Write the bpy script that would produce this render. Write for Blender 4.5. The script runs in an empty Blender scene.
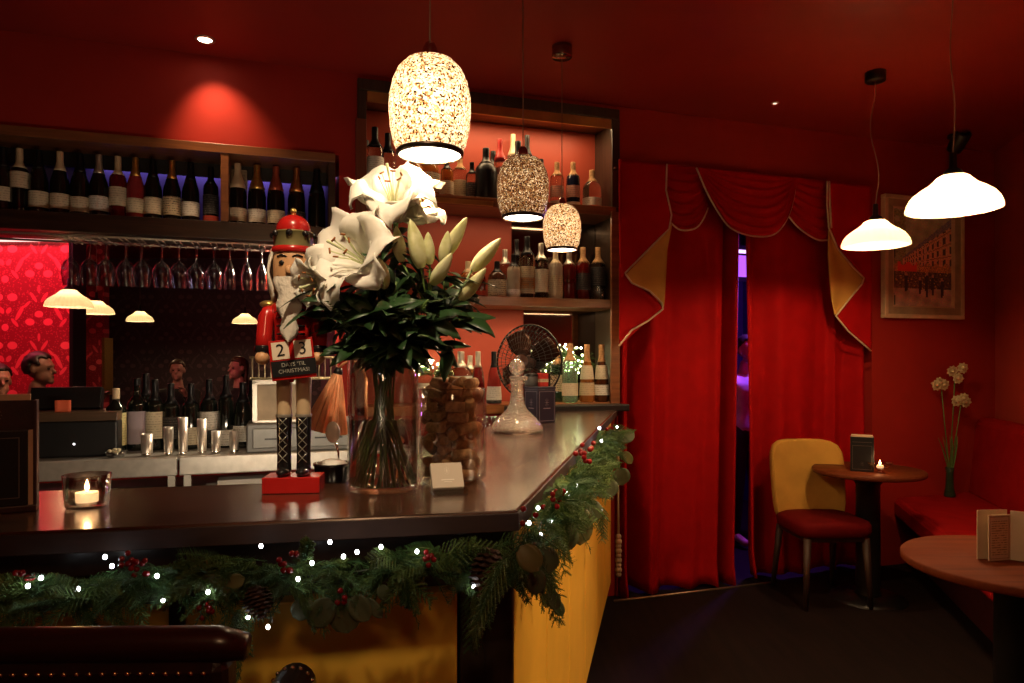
import bpy, math, random
from mathutils import Vector, Matrix, Euler
random.seed(23)
SC = bpy.context.scene
COL = SC.collection
PI = math.pi
sin, cos = math.sin, math.cos
V = Vector
# ------------------------------------------------------------------ camera model
FPX, CX, CY, EYE = 700.0, 512.0, 360.0, 1.38
def P(px, py, Y):
    return V(((px-CX)/FPX*Y, Y, EYE-(py-CY)/FPX*Y))
# back wall frame: E along the wall, N out of the wall towards the room
TH = math.atan(.325)
E = V((cos(TH), sin(TH), 0)); N = V((sin(TH), -cos(TH), 0)); W0 = V((0, 3.885, 0))
def W(u, z, d=0.0):
    p = W0+E*u+N*d; p.z = z; return p
def wuz(px, py, d=0.0):
    dr = V(((px-CX)/FPX, 1, -(py-CY)/FPX)); t = (d+N.dot(W0))/N.dot(dr)
    p = dr*t; return (p-W0).dot(E), EYE+p.z
def wu(px, d=0.0): return wuz(px, 360, d)[0]

# ------------------------------------------------------------------ objects
def tag(o, label=None, cat=None, group=None, kind=None):
    if label: o['label'] = label
    if cat: o['category'] = cat
    if group: o['group'] = group
    if kind: o['kind'] = kind
    return o
def thing(name, label, cat, loc=(0, 0, 0), rotz=0.0, group=None):
    o = bpy.data.objects.new(name, None); COL.objects.link(o)
    o.location = loc; o.rotation_euler = (0, 0, rotz); o.empty_display_size = .05
    return tag(o, label, cat, group)
def dup(root, loc, rotz, label, group=None):
    r = root.copy(); COL.objects.link(r); r.location = loc; r.rotation_euler = (0, 0, rotz)
    r['label'] = label
    if group: r['group'] = group
    for ch in list(root.children):
        c = ch.copy(); COL.objects.link(c); c.parent = r
        for g in list(ch.children):
            k = g.copy(); COL.objects.link(k); k.parent = c
    return r

class MB:
    def __init__(s): s.v = []; s.f = []; s.sm = []
    def add(s, vs, fs, smooth=True, M=None):
        b = len(s.v)
        for v in vs:
            v = V(v)
            s.v.append(M @ v if M is not None else v)
        for f in fs:
            s.f.append([i+b for i in f]); s.sm.append(smooth)
        return s
    def box(s, c, d, M=None, rz=0.0):
        x, y, z = d[0]/2, d[1]/2, d[2]/2
        vs = [(-x,-y,-z),(x,-y,-z),(x,y,-z),(-x,y,-z),(-x,-y,z),(x,-y,z),(x,y,z),(-x,y,z)]
        fs = [(0,3,2,1),(4,5,6,7),(0,1,5,4),(1,2,6,5),(2,3,7,6),(3,0,4,7)]
        T = Matrix.Translation(c) @ Matrix.Rotation(rz, 4, 'Z')
        return s.add(vs, fs, False, (M @ T) if M is not None else T)
    def bb(s, x0, x1, y0, y1, z0, z1, M=None):
        return s.box(((x0+x1)/2, (y0+y1)/2, (z0+z1)/2), (abs(x1-x0), abs(y1-y0), abs(z1-z0)), M)
    def lathe(s, prof, seg=24, M=None, smooth=True, cap0=False, cap1=False, sx=1.0, sy=1.0):
        vs, fs = [], []; n = len(prof)
        for r, z in prof:
            for k in range(seg):
                a = 2*PI*k/seg; vs.append((r*cos(a)*sx, r*sin(a)*sy, z))
        for i in range(n-1):
            for k in range(seg):
                k2 = (k+1) % seg
                fs.append((i*seg+k, i*seg+k2, (i+1)*seg+k2, (i+1)*seg+k))
        if cap0: fs.append(tuple(reversed(range(seg))))
        if cap1: fs.append(tuple((n-1)*seg+k for k in range(seg)))
        return s.add(vs, fs, smooth, M)
    def tube(s, pts, r, seg=8, M=None, caps=True, smooth=True):
        pts = [V(p) for p in pts]; n = len(pts)
        rs = r if isinstance(r, (list, tuple)) else [r]*n
        vs, fs = [], []; up = V((0, 0, 1)); prev = None
        for i, p in enumerate(pts):
            d = (pts[min(i+1, n-1)]-pts[max(i-1, 0)])
            d = d.normalized() if d.length > 1e-9 else V((0, 0, 1))
            if prev is None:
                a = d.cross(up)
                if a.length < 1e-3: a = d.cross(V((1, 0, 0)))
            else:
                a = prev-d*prev.dot(d)
                if a.length < 1e-4: a = d.cross(up)
            a.normalize(); prev = a; b = d.cross(a)
            for k in range(seg):
                t = 2*PI*k/seg; vs.append(p+(a*cos(t)+b*sin(t))*rs[i])
        for i in range(n-1):
            for k in range(seg):
                k2 = (k+1) % seg
                fs.append((i*seg+k, i*seg+k2, (i+1)*seg+k2, (i+1)*seg+k))
        if caps:
            fs.append(tuple(reversed(range(seg)))); fs.append(tuple((n-1)*seg+k for k in range(seg)))
        return s.add(vs, fs, smooth, M)
    def sheet(s, grid, M=None, smooth=True, wrap=False):
        nr, nc = len(grid), len(grid[0]); vs = [p for row in grid for p in row]; fs = []
        for i in range(nr-1):
            for j in range(nc if wrap else nc-1):
                j2 = (j+1) % nc
                fs.append((i*nc+j, i*nc+j2, (i+1)*nc+j2, (i+1)*nc+j))
        return s.add(vs, fs, smooth, M)
    def prism(s, pts, z0, z1, M=None):
        n = len(pts)
        vs = [(p[0], p[1], z0) for p in pts]+[(p[0], p[1], z1) for p in pts]
        fs = [tuple(reversed(range(n))), tuple(range(n, 2*n))]+[(i, (i+1) % n, n+(i+1) % n, n+i) for i in range(n)]
        return s.add(vs, fs, False, M)
    def ball(s, c, r, seg=12, rings=8, M=None, sc=(1, 1, 1)):
        vs, fs = [(0, 0, -1)], []
        for i in range(1, rings):
            t = -PI/2+PI*i/rings
            for k in range(seg):
                a = 2*PI*k/seg; vs.append((cos(t)*cos(a), cos(t)*sin(a), sin(t)))
        vs.append((0, 0, 1)); L = len(vs)-1
        for k in range(seg):
            k2 = (k+1) % seg
            fs.append((0, 1+k2, 1+k)); fs.append((L, L-seg+k, L-seg+k2))
            for i in range(rings-2):
                a = 1+i*seg
                fs.append((a+k, a+k2, a+seg+k2, a+seg+k))
        T = Matrix.Translation(c) @ Matrix.Diagonal((r*sc[0], r*sc[1], r*sc[2], 1))
        return s.add(vs, fs, True, (M @ T) if M is not None else T)
    def capsule(s, a, b, ra, rb, seg=12):
        a, b = V(a), V(b); d = (b-a); n = max(2, int(d.length/(.6*min(ra, rb)))+1)
        n = min(n, 14)
        s.tube([a.lerp(b, i/(n-1)) for i in range(n)], [ra+(rb-ra)*i/(n-1) for i in range(n)], seg)
        s.ball(a, ra, seg, 8); s.ball(b, rb, seg, 8); return s
    def mesh(s, name, mats):
        me = bpy.data.meshes.new(name)
        me.from_pydata([tuple(v) for v in s.v], [], s.f)
        me.polygons.foreach_set('use_smooth', s.sm)
        for m in (mats if isinstance(mats, (list, tuple)) else [mats]): me.materials.append(m)
        me.update(); return me
def put(name, mb, mat, parent=None, bevel=0, solid=0, sub=0, label=None, offset=0.0, kind=None):
    me = mb.mesh(name, mat) if isinstance(mb, MB) else mb
    o = bpy.data.objects.new(name, me); COL.objects.link(o)
    if parent is not None: o.parent = parent
    if solid:
        m = o.modifiers.new('s', 'SOLIDIFY'); m.thickness = solid; m.offset = offset
    if bevel:
        m = o.modifiers.new('b', 'BEVEL'); m.width = bevel; m.segments = 2; m.limit_method = 'ANGLE'; m.angle_limit = .7
    if sub:
        m = o.modifiers.new('u', 'SUBSURF'); m.levels = sub; m.render_levels = sub
    if label: o['label'] = label
    if kind: o['kind'] = kind
    return o
def struct(name, mb, mat, parent=None, bevel=0):
    o = put(name, mb, mat, parent, bevel)
    if parent is None: o['kind'] = 'structure'
    return o
def solo(name, mb, mat, label, cat, group=None, **k):
    return tag(put(name, mb, mat, **k), label, cat, group)

def frame_from(axis, side=None):
    z = V(axis).normalized()
    x = (V(side)-z*V(side).dot(z)) if side is not None else z.cross(V((0, 0, 1)))
    if x.length < 1e-4: x = z.cross(V((1, 0, 0)))
    x.normalize(); y = z.cross(x)
    return Matrix((x, y, z)).transposed().to_4x4()

# ------------------------------------------------------------------ materials
_m = {}
def newmat(name):
    m = bpy.data.materials.new(name); m.use_nodes = True; nt = m.node_tree
    return m, nt, nt.nodes, nt.links, nt.nodes['Principled BSDF']
def pm(name, col, rough=.5, metal=0, var=.2, scale=12., bump=0, bscale=60., trans=0, ior=1.45, sheen=0, coat=0, spec=.5, emit=None, es=0):
    if name in _m: return _m[name]
    m, nt, n, l, b = newmat(name)
    tc = n.new('ShaderNodeTexCoord')
    nz = n.new('ShaderNodeTexNoise'); nz.inputs['Scale'].default_value = scale; nz.inputs['Detail'].default_value = 4
    l.new(tc.outputs['Object'], nz.inputs['Vector'])
    cr = n.new('ShaderNodeValToRGB')
    cr.color_ramp.elements[0].position = .3; cr.color_ramp.elements[1].position = .7
    cr.color_ramp.elements[0].color = tuple(c*(1-var) for c in col)+(1,)
    cr.color_ramp.elements[1].color = tuple(min(1, c*(1+var)) for c in col)+(1,)
    l.new(nz.outputs['Fac'], cr.inputs['Fac']); l.new(cr.outputs['Color'], b.inputs['Base Color'])
    b.inputs['Roughness'].default_value = rough; b.inputs['Metallic'].default_value = metal
    b.inputs['IOR'].default_value = ior; b.inputs['Transmission Weight'].default_value = trans
    b.inputs['Sheen Weight'].default_value = sheen; b.inputs['Coat Weight'].default_value = coat
    b.inputs['Specular IOR Level'].default_value = spec
    if emit:
        b.inputs['Emission Color'].default_value = tuple(emit)+(1,); b.inputs['Emission Strength'].default_value = es
    if bump:
        bz = n.new('ShaderNodeTexNoise'); bz.inputs['Scale'].default_value = bscale; bz.inputs['Detail'].default_value = 3
        l.new(tc.outputs['Object'], bz.inputs['Vector'])
        bp = n.new('ShaderNodeBump'); bp.inputs['Strength'].default_value = bump; bp.inputs['Distance'].default_value = .004
        l.new(bz.outputs['Fac'], bp.inputs['Height']); l.new(bp.outputs['Normal'], b.inputs['Normal'])
    _m[name] = m; return m
def wood(name, c0, c1, rough=.35, axis='X', scale=4., coat=.3):
    if name in _m: return _m[name]
    m, nt, n, l, b = newmat(name)
    tc = n.new('ShaderNodeTexCoord'); mp = n.new('ShaderNodeMapping')
    s = [scale*6]*3; s['XYZ'.index(axis)] = scale*.5; mp.inputs['Scale'].default_value = s
    nz = n.new('ShaderNodeTexNoise'); nz.inputs['Scale'].default_value = 2; nz.inputs['Detail'].default_value = 6; nz.inputs['Distortion'].default_value = .6
    cr = n.new('ShaderNodeValToRGB'); cr.color_ramp.elements[0].position = .3; cr.color_ramp.elements[1].position = .72
    cr.color_ramp.elements[0].color = c0+(1,); cr.color_ramp.elements[1].color = c1+(1,)
    l.new(tc.outputs['Object'], mp.inputs['Vector']); l.new(mp.outputs['Vector'], nz.inputs['Vector'])
    l.new(nz.outputs['Fac'], cr.inputs['Fac']); l.new(cr.outputs['Color'], b.inputs['Base Color'])
    b.inputs['Roughness'].default_value = rough; b.inputs['Coat Weight'].default_value = coat; b.inputs['Coat Roughness'].default_value = .2
    bp = n.new('ShaderNodeBump'); bp.inputs['Strength'].default_value = .06; bp.inputs['Distance'].default_value = .003
    l.new(nz.outputs['Fac'], bp.inputs['Height']); l.new(bp.outputs['Normal'], b.inputs['Normal'])
    _m[name] = m; return m
def thinglass(name, tint=(.92, .95, .95), refl=1.0, base=.04, rough=.03):
    if name in _m: return _m[name]
    m, nt, n, l, b = newmat(name); n.remove(b)
    tr = n.new('ShaderNodeBsdfTransparent'); gl = n.new('ShaderNodeBsdfGlossy'); gl.inputs['Roughness'].default_value = rough
    nz = n.new('ShaderNodeTexNoise'); nz.inputs['Scale'].default_value = 9
    mx0 = n.new('ShaderNodeMixRGB'); mx0.inputs['Color1'].default_value = tint+(1,); mx0.inputs['Color2'].default_value = tuple(c*.93 for c in tint)+(1,)
    l.new(nz.outputs['Fac'], mx0.inputs['Fac']); l.new(mx0.outputs['Color'], tr.inputs['Color'])
    lw = n.new('ShaderNodeLayerWeight'); lw.inputs['Blend'].default_value = .35
    mu = n.new('ShaderNodeMath'); mu.operation = 'MULTIPLY_ADD'; mu.inputs[1].default_value = .75*refl; mu.inputs[2].default_value = base
    l.new(lw.outputs['Facing'], mu.inputs[0])
    mx = n.new('ShaderNodeMixShader'); l.new(mu.outputs[0], mx.inputs['Fac']); l.new(tr.outputs[0], mx.inputs[1]); l.new(gl.outputs[0], mx.inputs[2])
    l.new(mx.outputs[0], n['Material Output'].inputs['Surface']); _m[name] = m; return m
def labelmat(name, col, ink=(.12, .08, .05), amt=.5):
    """paper label with faint printed lines too small to read"""
    if name in _m: return _m[name]
    m, nt, n, l, b = newmat(name)
    tc = n.new('ShaderNodeTexCoord'); mp = n.new('ShaderNodeMapping'); mp.inputs['Scale'].default_value = (1, 1, 1)
    nz = n.new('ShaderNodeTexNoise'); nz.inputs['Scale'].default_value = 140; nz.inputs['Detail'].default_value = 1
    wv = n.new('ShaderNodeTexWave'); wv.bands_direction = 'Z'; wv.inputs['Scale'].default_value = 28
    l.new(tc.outputs['Object'], nz.inputs['Vector']); l.new(tc.outputs['Object'], wv.inputs['Vector'])
    mu = n.new('ShaderNodeMath'); mu.operation = 'MULTIPLY'; l.new(nz.outputs['Fac'], mu.inputs[0]); l.new(wv.outputs['Fac'], mu.inputs[1])
    cr = n.new('ShaderNodeValToRGB'); cr.color_ramp.elements[0].position = .40; cr.color_ramp.elements[1].position = .52
    cr.color_ramp.elements[0].color = col+(1,)
    cr.color_ramp.elements[1].color = tuple(c*(1-amt)+k*amt for c, k in zip(col, ink))+(1,)
    l.new(mu.outputs[0], cr.inputs['Fac']); l.new(cr.outputs['Color'], b.inputs['Base Color']); b.inputs['Roughness'].default_value = .7
    _m[name] = m; return m
def emis(name, col, st):
    if name in _m: return _m[name]
    m, nt, n, l, b = newmat(name); n.remove(b)
    e = n.new('ShaderNodeEmission'); e.inputs['Color'].default_value = tuple(col)+(1,); e.inputs['Strength'].default_value = st
    l.new(e.outputs[0], n['Material Output'].inputs['Surface']); _m[name] = m; return m
def light(name, typ, loc, power, col, size=.03, rot=None, **k):
    d = bpy.data.lights.new(name, typ); d.energy = power; d.color = col
    if typ == 'AREA':
        d.size = size
        if 'sy' in k: d.shape = 'RECTANGLE'; d.size_y = k['sy']
    else: d.shadow_soft_size = size
    if typ == 'SPOT': d.spot_size = k.get('spot', 1.2); d.spot_blend = k.get('blend', .5)
    o = bpy.data.objects.new(name, d); COL.objects.link(o); o.location = loc
    if rot: o.rotation_euler = rot
    return o
WARM = (1.0, .66, .34)
RED_PAINT = pm('red wall paint', (.33, .018, .010), .65, var=.08, scale=3, bump=.05, bscale=90, spec=.25)
CEIL_PAINT = pm('dark red ceiling paint', (.30, .020, .013), .5, var=.08, scale=2)
DARK_WOOD = wood('dark stained wood', (.018, .008, .005), (.045, .02, .011), .3)
BROWN_WOOD = wood('brown cabinet wood', (.14, .045, .014), (.26, .09, .028), .4)
CASE_DARK = wood('blackened wood', (.02, .011, .007), (.045, .026, .014), .4, 'Z')
COUNTER = wood('polished counter wood', (.03, .012, .007), (.075, .03, .016), .22, 'X', 3, .6)
MUSTARD = pm('mustard painted panel', (.80, .45, .05), .45, var=.10, scale=5)
FLOORM = wood('dark floor boards', (.005, .0022, .0016), (.012, .0055, .0035), .75, 'Y', 2, .0)
FLOORM.node_tree.nodes['Principled BSDF'].inputs['Specular IOR Level'].default_value = .15
STEEL = pm('brushed steel', (.62, .58, .52), .34, .72, var=.1, scale=30)
DSTEEL = pm('dull steel', (.34, .32, .29), .4, .6, var=.1)
BLACK = pm('black plastic', (.008, .008, .009), .4, var=.1)
BLACKM = pm('black metal', (.012, .011, .011), .35, .3, var=.1)
CHROME = pm('chrome', (.8, .78, .74), .08, 1, var=.03)
GOLD = pm('gold foil', (.70, .44, .12), .28, .9, var=.15, scale=60)
# ================================================================== THE SETTING
ZC = 2.86
uL = wu(-170); uR = wu(995); U = wu
mb = MB(); mb.bb(-7, 6, -3, 12, -.06, 0); struct('floor', mb, FLOORM)
mb = MB(); mb.bb(-7, 6, -3, 12, ZC, ZC+.08); struct('ceiling', mb, CEIL_PAINT)
WM = Matrix.Translation(W0) @ Matrix.Rotation(TH, 4, 'Z')      # local x along wall, y into wall, z up
Z_SH_T, Z_SH_B = 2.43, 2.055                                   # wine shelf top, board top
uS1 = U(335); uC0, uC1 = U(357), U(617)
uD0, uD1 = U(617.5), U(872)
mb = MB()
mb.bb(uL, uS1+.02, 0, .14, Z_SH_T, ZC, WM)                     # above the wine shelf
mb.bb(uL, uS1+.02, .02, .14, 0, .96, WM)                       # below the back counter
mb.bb(uS1+.02, uC0, 0, .30, 0, ZC, WM)                         # pier
mb.bb(uC0, uC1, 0, .30, 2.815, ZC, WM); mb.bb(uC0, uC1, .02, .30, 0, 1.09, WM)
mb.bb(uC1, uD0, 0, .30, 0, ZC, WM); mb.bb(uD0, uD1, 0, .14, 2.47, ZC, WM)
mb.bb(uD1, uR+.4, 0, .14, 0, ZC, WM)
mb.bb(uC0, uC1, .285, .31, 1.0, 2.83, WM)
struct('wall_back', mb, RED_PAINT)
# right wall runs back towards the camera from the far corner
cor = W(uR, 0, 0); RD = V((-.286, -.958, 0)); RN = V((-.958, .286, 0))
ang = math.atan2(RD.y, RD.x)
mb = MB(); M = Matrix.Translation(cor) @ Matrix.Rotation(ang, 4, 'Z'); mb.bb(-.1, 8.2, 0, .12, 0, ZC, M)
struct('wall_right', mb, pm('lighter red wall paint', (.42, .045, .025), .6, var=.08, scale=3))  # lighter red than the back wall
mb = MB(); mb.bb(-7.1, 6, -3.1, -3, 0, ZC); struct('wall_front', mb, RED_PAINT)
mb = MB(); mb.bb(-7.1, -7, -3, 12, 0, ZC); struct('wall_left', mb, RED_PAINT)
# passage behind the curtains
mb = MB(); mb.bb(uD0-.35, uD1+.7, 2.2, 2.3, 0, ZC, WM); mb.bb(uD0-.45, uD0-.35, .31, 2.3, 0, ZC, WM); mb.bb(uD1+.6, uD1+.7, .2, 2.3, 0, ZC, WM)
struct('wall_passage', mb, pm('dark passage paint', (.012, .008, .03), .6))
# threshold strip
a, b = W(wu(614, .075), 0, .075), W(wu(772, .075), 0, .075)
a.z = b.z = .004
solo('threshold_strip', MB().tube([a, b], .007, 6), pm('worn brass strip', (.55, .42, .28), .35, .9), 'thin brass threshold strip on the floor under the red curtains', 'threshold strip')

# ---- wallpaper
def wallpaper(name, ground, motif, motif2):
    m, nt, n, l, b = newmat(name)
    tc = n.new('ShaderNodeTexCoord'); sp = n.new('ShaderNodeSeparateXYZ'); l.new(tc.outputs['Object'], sp.inputs[0])
    def mth(op, a, c=None, d=None):
        q = n.new('ShaderNodeMath'); q.operation = op
        for i, x in enumerate((a, c, d)):
            if x is None: continue
            if isinstance(x, (int, float)): q.inputs[i].default_value = x
            else: l.new(x, q.inputs[i])
        return q.outputs[0]
    HX, HZ = .28, .40
    u = mth('PINGPONG', sp.outputs['X'], HX); v = mth('MULTIPLY', mth('FRACT', mth('DIVIDE', sp.outputs['Z'], HZ)), HZ)
    def ell(cx, cz, rx, rz, an):
        du = mth('SUBTRACT', u, cx); dv = mth('SUBTRACT', v, cz); c, s = cos(an), sin(an)
        p = mth('DIVIDE', mth('ADD', mth('MULTIPLY', du, c), mth('MULTIPLY', dv, s)), rx)
        q = mth('DIVIDE', mth('SUBTRACT', mth('MULTIPLY', dv, c), mth('MULTIPLY', du, s)), rz)
        return mth('LESS_THAN', mth('ADD', mth('MULTIPLY', p, p), mth('MULTIPLY', q, q)), 1)
    def union(L):
        r = None
        for e in L: r = ell(*e) if r is None else mth('MAXIMUM', r, ell(*e))
        return r
    A = union([(0, .16, .036, .028, 0), (.075, .095, .04, .03, .1), (.22, .30, .042, .032, 0), (.28, .05, .03, .03, 0)])
    B = union([(.045, .30, .014, .05, -.6), (.16, .17, .018, .07, .5), (.20, .09, .015, .045, -.7), (.10, .24, .012, .04, .8), (.25, .19, .02, .03, .6), (.0, .37, .012, .035, 0)])
    nz = n.new('ShaderNodeTexVoronoi'); nz.inputs['Scale'].default_value = 55; l.new(tc.outputs['Object'], nz.inputs['Vector'])
    dots = mth('MULTIPLY', mth('LESS_THAN', nz.outputs['Distance'], .33), .45)
    m1 = n.new('ShaderNodeMixRGB'); m1.inputs['Color1'].default_value = ground+(1,); m1.inputs['Color2'].default_value = motif2+(1,); l.new(dots, m1.inputs['Fac'])
    m2 = n.new('ShaderNodeMixRGB'); m2.inputs['Color2'].default_value = motif2+(1,); l.new(B, m2.inputs['Fac']); l.new(m1.outputs[0], m2.inputs['Color1'])
    m3 = n.new('ShaderNodeMixRGB'); m3.inputs['Color2'].default_value = motif+(1,); l.new(A, m3.inputs['Fac']); l.new(m2.outputs[0], m3.inputs['Color1'])
    l.new(m3.outputs[0], b.inputs['Base Color']); b.inputs['Roughness'].default_value = .6
    return m
WP_RED = wallpaper('red floral wallpaper', (.28, .008, .016), (.85, .10, .12), (.75, .07, .09))
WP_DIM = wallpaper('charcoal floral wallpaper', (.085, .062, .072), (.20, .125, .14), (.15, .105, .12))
yA = 5.8; xA = (75-CX)/FPX*yA  # far room built in place of what the back-bar mirror reflects
mb = MB(); mb.bb(-7, xA, yA, yA+.1, 0, ZC); struct('wall_far_left', mb, WP_RED)
yB = 7.6
mb = MB(); mb.bb(-6.5, (104-CX)/FPX*yB, yB, yB+.1, 0, ZC); struct('wall_far_middle', mb, WP_RED)
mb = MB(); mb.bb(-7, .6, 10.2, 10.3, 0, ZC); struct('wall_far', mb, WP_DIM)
mb = MB(); mb.bb(xA-.01, xA+.02, yA-.06, yA+.12, 0, ZC); struct('trim_1', mb, BLACKM)
xB = (104-CX)/FPX*yB
mb = MB(); mb.bb(xB, xB+.03, yB-.04, yB+.12, 1.0, 1.62); struct('trim_2', mb, GOLD)
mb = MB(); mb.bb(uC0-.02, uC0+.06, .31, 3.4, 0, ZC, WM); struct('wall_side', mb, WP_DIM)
# light strip along the top of the red wallpaper
t = thing('light_strip', 'glowing pink light strip along the top of the red floral wallpaper', 'light strip', ((20-CX)/FPX*yA-.55, yA-.03, 2.37))
put('channel', MB().bb(-.9, .9, -.015, .03, .012, .03), BLACKM, t)
put('diffuser', MB().bb(-.9, .9, -.02, .02, -.012, .012), emis('pink strip glow', (1, .42, .38), 1.2), t)
light('under_shelf_fill', 'AREA', W(U(318), Z_SH_B-.095, -.05), 13, (1, .80, .55), .35, rot=(0, 0, TH), sy=.05)  # added light for the steel counter, no fixture on the shelf

# ================================================================== WINE SHELF over the back bar
def uw(px, d=0): return wu(px, d)
t = thing('wine_shelf', 'long brown wooden wine shelf on the red wall above the hanging glasses', 'shelf', W0, TH)
x0, x1 = uL, uS1
put('top_board', MB().bb(x0, x1, -.03, .27, Z_SH_T-.045, Z_SH_T), BROWN_WOOD, t, bevel=.003)
put('bottom_board', MB().bb(x0, x1, -.02, .27, Z_SH_B-.085, Z_SH_B), DARK_WOOD, t, bevel=.003)
put('divider', MB().bb(U(221), U(229), -.025, .25, Z_SH_B, Z_SH_T-.045), BROWN_WOOD, t, bevel=.002)
put('side_panel', MB().bb(x1-.035, x1, -.025, .25, Z_SH_B, Z_SH_T-.045), DARK_WOOD, t, bevel=.002)
put('back_panel', MB().bb(x0, x1, .25, .27, Z_SH_B, Z_SH_T-.045), pm('violet back panel', (.16, .13, .34), .6, var=.1), t)  # violet light on the wall behind is put into the panel colour
put('light_shade', MB().bb(x0, x1, .19, .2, Z_SH_T-.115, Z_SH_T-.045), BLACK, t)
for k in range(2):
    xa = U(165+k*105); light('violet_shelf_glow', 'AREA', W(xa+.1, Z_SH_T-.06, -.222), .24, (.55, .40, 1), .9, rot=(0, 0, TH), sy=.03)
# glass rack under it
t = thing('glass_rack', 'metal stemware rack under the wine shelf holding upside-down glasses', 'rack', W(0, Z_SH_B-.085, 0), TH)
mb = MB()
for yy in (.02, .23): mb.tube([(x0, yy, -.012), (x1-.02, yy, -.012)], .006, 6)
put('rail', mb, STEEL, t)
mb = MB();
gu = [U(p, -.1) for p in (71, 90, 106, 126, 142, 162, 179, 196.5, 214.5, 230, 247, 262, 278, 294, 310)]
for a in gu:
    for sgn in (-1, 1): mb.tube([(a+sgn*.013, .0, -.018), (a+sgn*.013, .25, -.018)], .0035, 6)
put('bars', mb, STEEL, t)
GL = thinglass('clear stemware glass', (.74, .74, .86), 1.2, .10, .12)
def glass_proto(kind):
    t = thing('wine_glass', '', 'glass')
    if kind == 'wine':
        pr = [(.036, 0), (.036, -.002), (.008, -.008), (.0045, -.02), (.004, -.07), (.007, -.082), (.028, -.10), (.041, -.125), (.043, -.15), (.038, -.185), (.033, -.212)]
    else:
        pr = [(.033, 0), (.033, -.002), (.007, -.008), (.0045, -.02), (.004, -.06), (.007, -.072), (.018, -.095), (.027, -.13), (.029, -.17), (.026, -.212)]
    st = [p for p in pr if p[1] > -.08]; bw = [p for p in pr if p[1] < -.069]
    put('stem', MB().lathe(st, 16, cap0=True), GL, t); put('bowl', MB().lathe(bw, 20), GL, t)
    return t
gw, gn = glass_proto('wine'), glass_proto('flute')
od = ['leftmost', 'second from the left', 'third from the left', 'fourth from the left', 'fifth from the left', 'sixth from the left', 'seventh from the left', 'eighth from the left',
      'ninth from the left', 'tenth from the left', 'eleventh from the left', 'twelfth from the left', 'thirteenth from the left', 'fourteenth from the left', 'fifteenth from the left']
nw = nn = 0
for i, a in enumerate(gu[:12]):
    src = gw if i < 9 else gn
    loc = W(a, Z_SH_B-.085-.024, -.1)
    if i < 9: lab = 'round-bowled wine glass hanging upside down in the rack, '+od[i]
    else: lab = 'narrow glass hanging upside down in the rack, '+['left of the three narrow ones', 'middle of the three narrow ones', 'right of the three, nearest the nutcracker'][i-9]
    if i in (0, 9):
        src.location = loc; src.rotation_euler.z = TH; src['label'] = lab; src['group'] = 'glasses hanging in the rack'
    else: dup(src, loc, TH, lab, 'glasses hanging in the rack')

# ================================================================== BOTTLES
PROF = {
 'bordeaux': [(.034, 0), (.0375, .004), (.038, .02), (.038, .185), (.036, .2), (.026, .215), (.016, .23), (.0145, .24), (.014, .30)],
 'burgundy': [(.036, 0), (.041, .004), (.041, .02), (.041, .15), (.038, .17), (.028, .205), (.018, .235), (.0145, .25), (.014, .30)],
 'champagne': [(.038, 0), (.044, .005), (.044, .02), (.044, .15), (.041, .175), (.030, .22), (.019, .25), (.016, .265), (.0165, .31)],
 'spirit': [(.032, 0), (.038, .004), (.039, .02), (.039, .16), (.036, .18), (.022, .195), (.0155, .205), (.014, .215), (.014, .255)],
 'squat': [(.04, 0), (.05, .005), (.052, .02), (.052, .11), (.047, .13), (.028, .15), (.017, .16), (.0155, .17), (.0155, .205)],
 'tall': [(.028, 0), (.033, .004), (.033, .02), (.033, .2), (.03, .225), (.018, .25), (.0135, .265), (.013, .275), (.013, .32)],
 'bell': [(.03, 0), (.037, .004), (.039, .03), (.033, .11), (.028, .15), (.02, .175), (.0145, .19), (.0135, .2), (.0135, .25)],
}
def rad_at(pr, z):
    for (r0, z0), (r1, z1) in zip(pr, pr[1:]):
        if z0 <= z <= z1: return r0+(r1-r0)*(z-z0)/max(1e-6, z1-z0)
    return pr[-1][0]
_bm = {}
def bottle(u, d, z, kind, glass, foil, lab, label, group, lz=(.06, .13), H=None, cap=(.70, 1.0), lab2=None, lz2=None, cat='bottle', name=None, capr=1.05, loc=None, level=None):
    """one bottle: glass body with the parts label, capsule/stopper"""
    pr0 = PROF[kind]; k = (H or pr0[-1][1])/pr0[-1][1]
    pr = [(r*(k if k < 1.0 else (1+k)/2), zz*k) for r, zz in pr0]; HH = pr[-1][1]
    t = thing(name or ('wine_bottle' if kind in ('bordeaux', 'burgundy') else 'champagne_bottle' if kind == 'champagne' else 'spirit_bottle'), label, cat, loc if loc is not None else W(u, z, d), TH+random.uniform(-.2, .2), group)
    key = (kind, round(HH, 3), glass.name)
    if key not in _bm:
        _bm[key] = MB().lathe([(.001, .006)]+pr+[(.001, HH)], 20, cap0=True).mesh('bottle_body', glass)
    put('body', _bm[key], None, t)
    zs = [HH*(cap[0]+(cap[1]-cap[0])*q/6) for q in range(7)]
    cp = [(rad_at(pr, min(zz, HH))*capr if q else rad_at(pr, zz)*1.03, zz) for q, zz in enumerate(zs)]
    put('capsule', MB().lathe([(cp[0][0]*.9, cp[0][1])]+cp+[(cp[-1][0]*.95, HH+.002), (.001, HH+.003)], 14), foil, t)
    def band(nm, a, b, m, arc=1.9):
        g = []
        for q in range(5):
            zz = a+(b-a)*q/4; r = rad_at(pr, zz)+.0012
            g.append([(r*sin(w), -r*cos(w), zz) for w in [(-1+2*j/12)*arc for j in range(13)]])
        put(nm, MB().sheet(g), m, t)
    if lab is not None: band('paper_label', lz[0]*k, lz[1]*k, lab)
    if lab2 is not None: band('neck_label' if lz2[0] > .15 else 'lower_label', lz2[0]*k, lz2[1]*k, lab2)
    return t
DG = pm('dark bottle glass', (.006, .008, .006), .07, var=.2, coat=.5)
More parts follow.
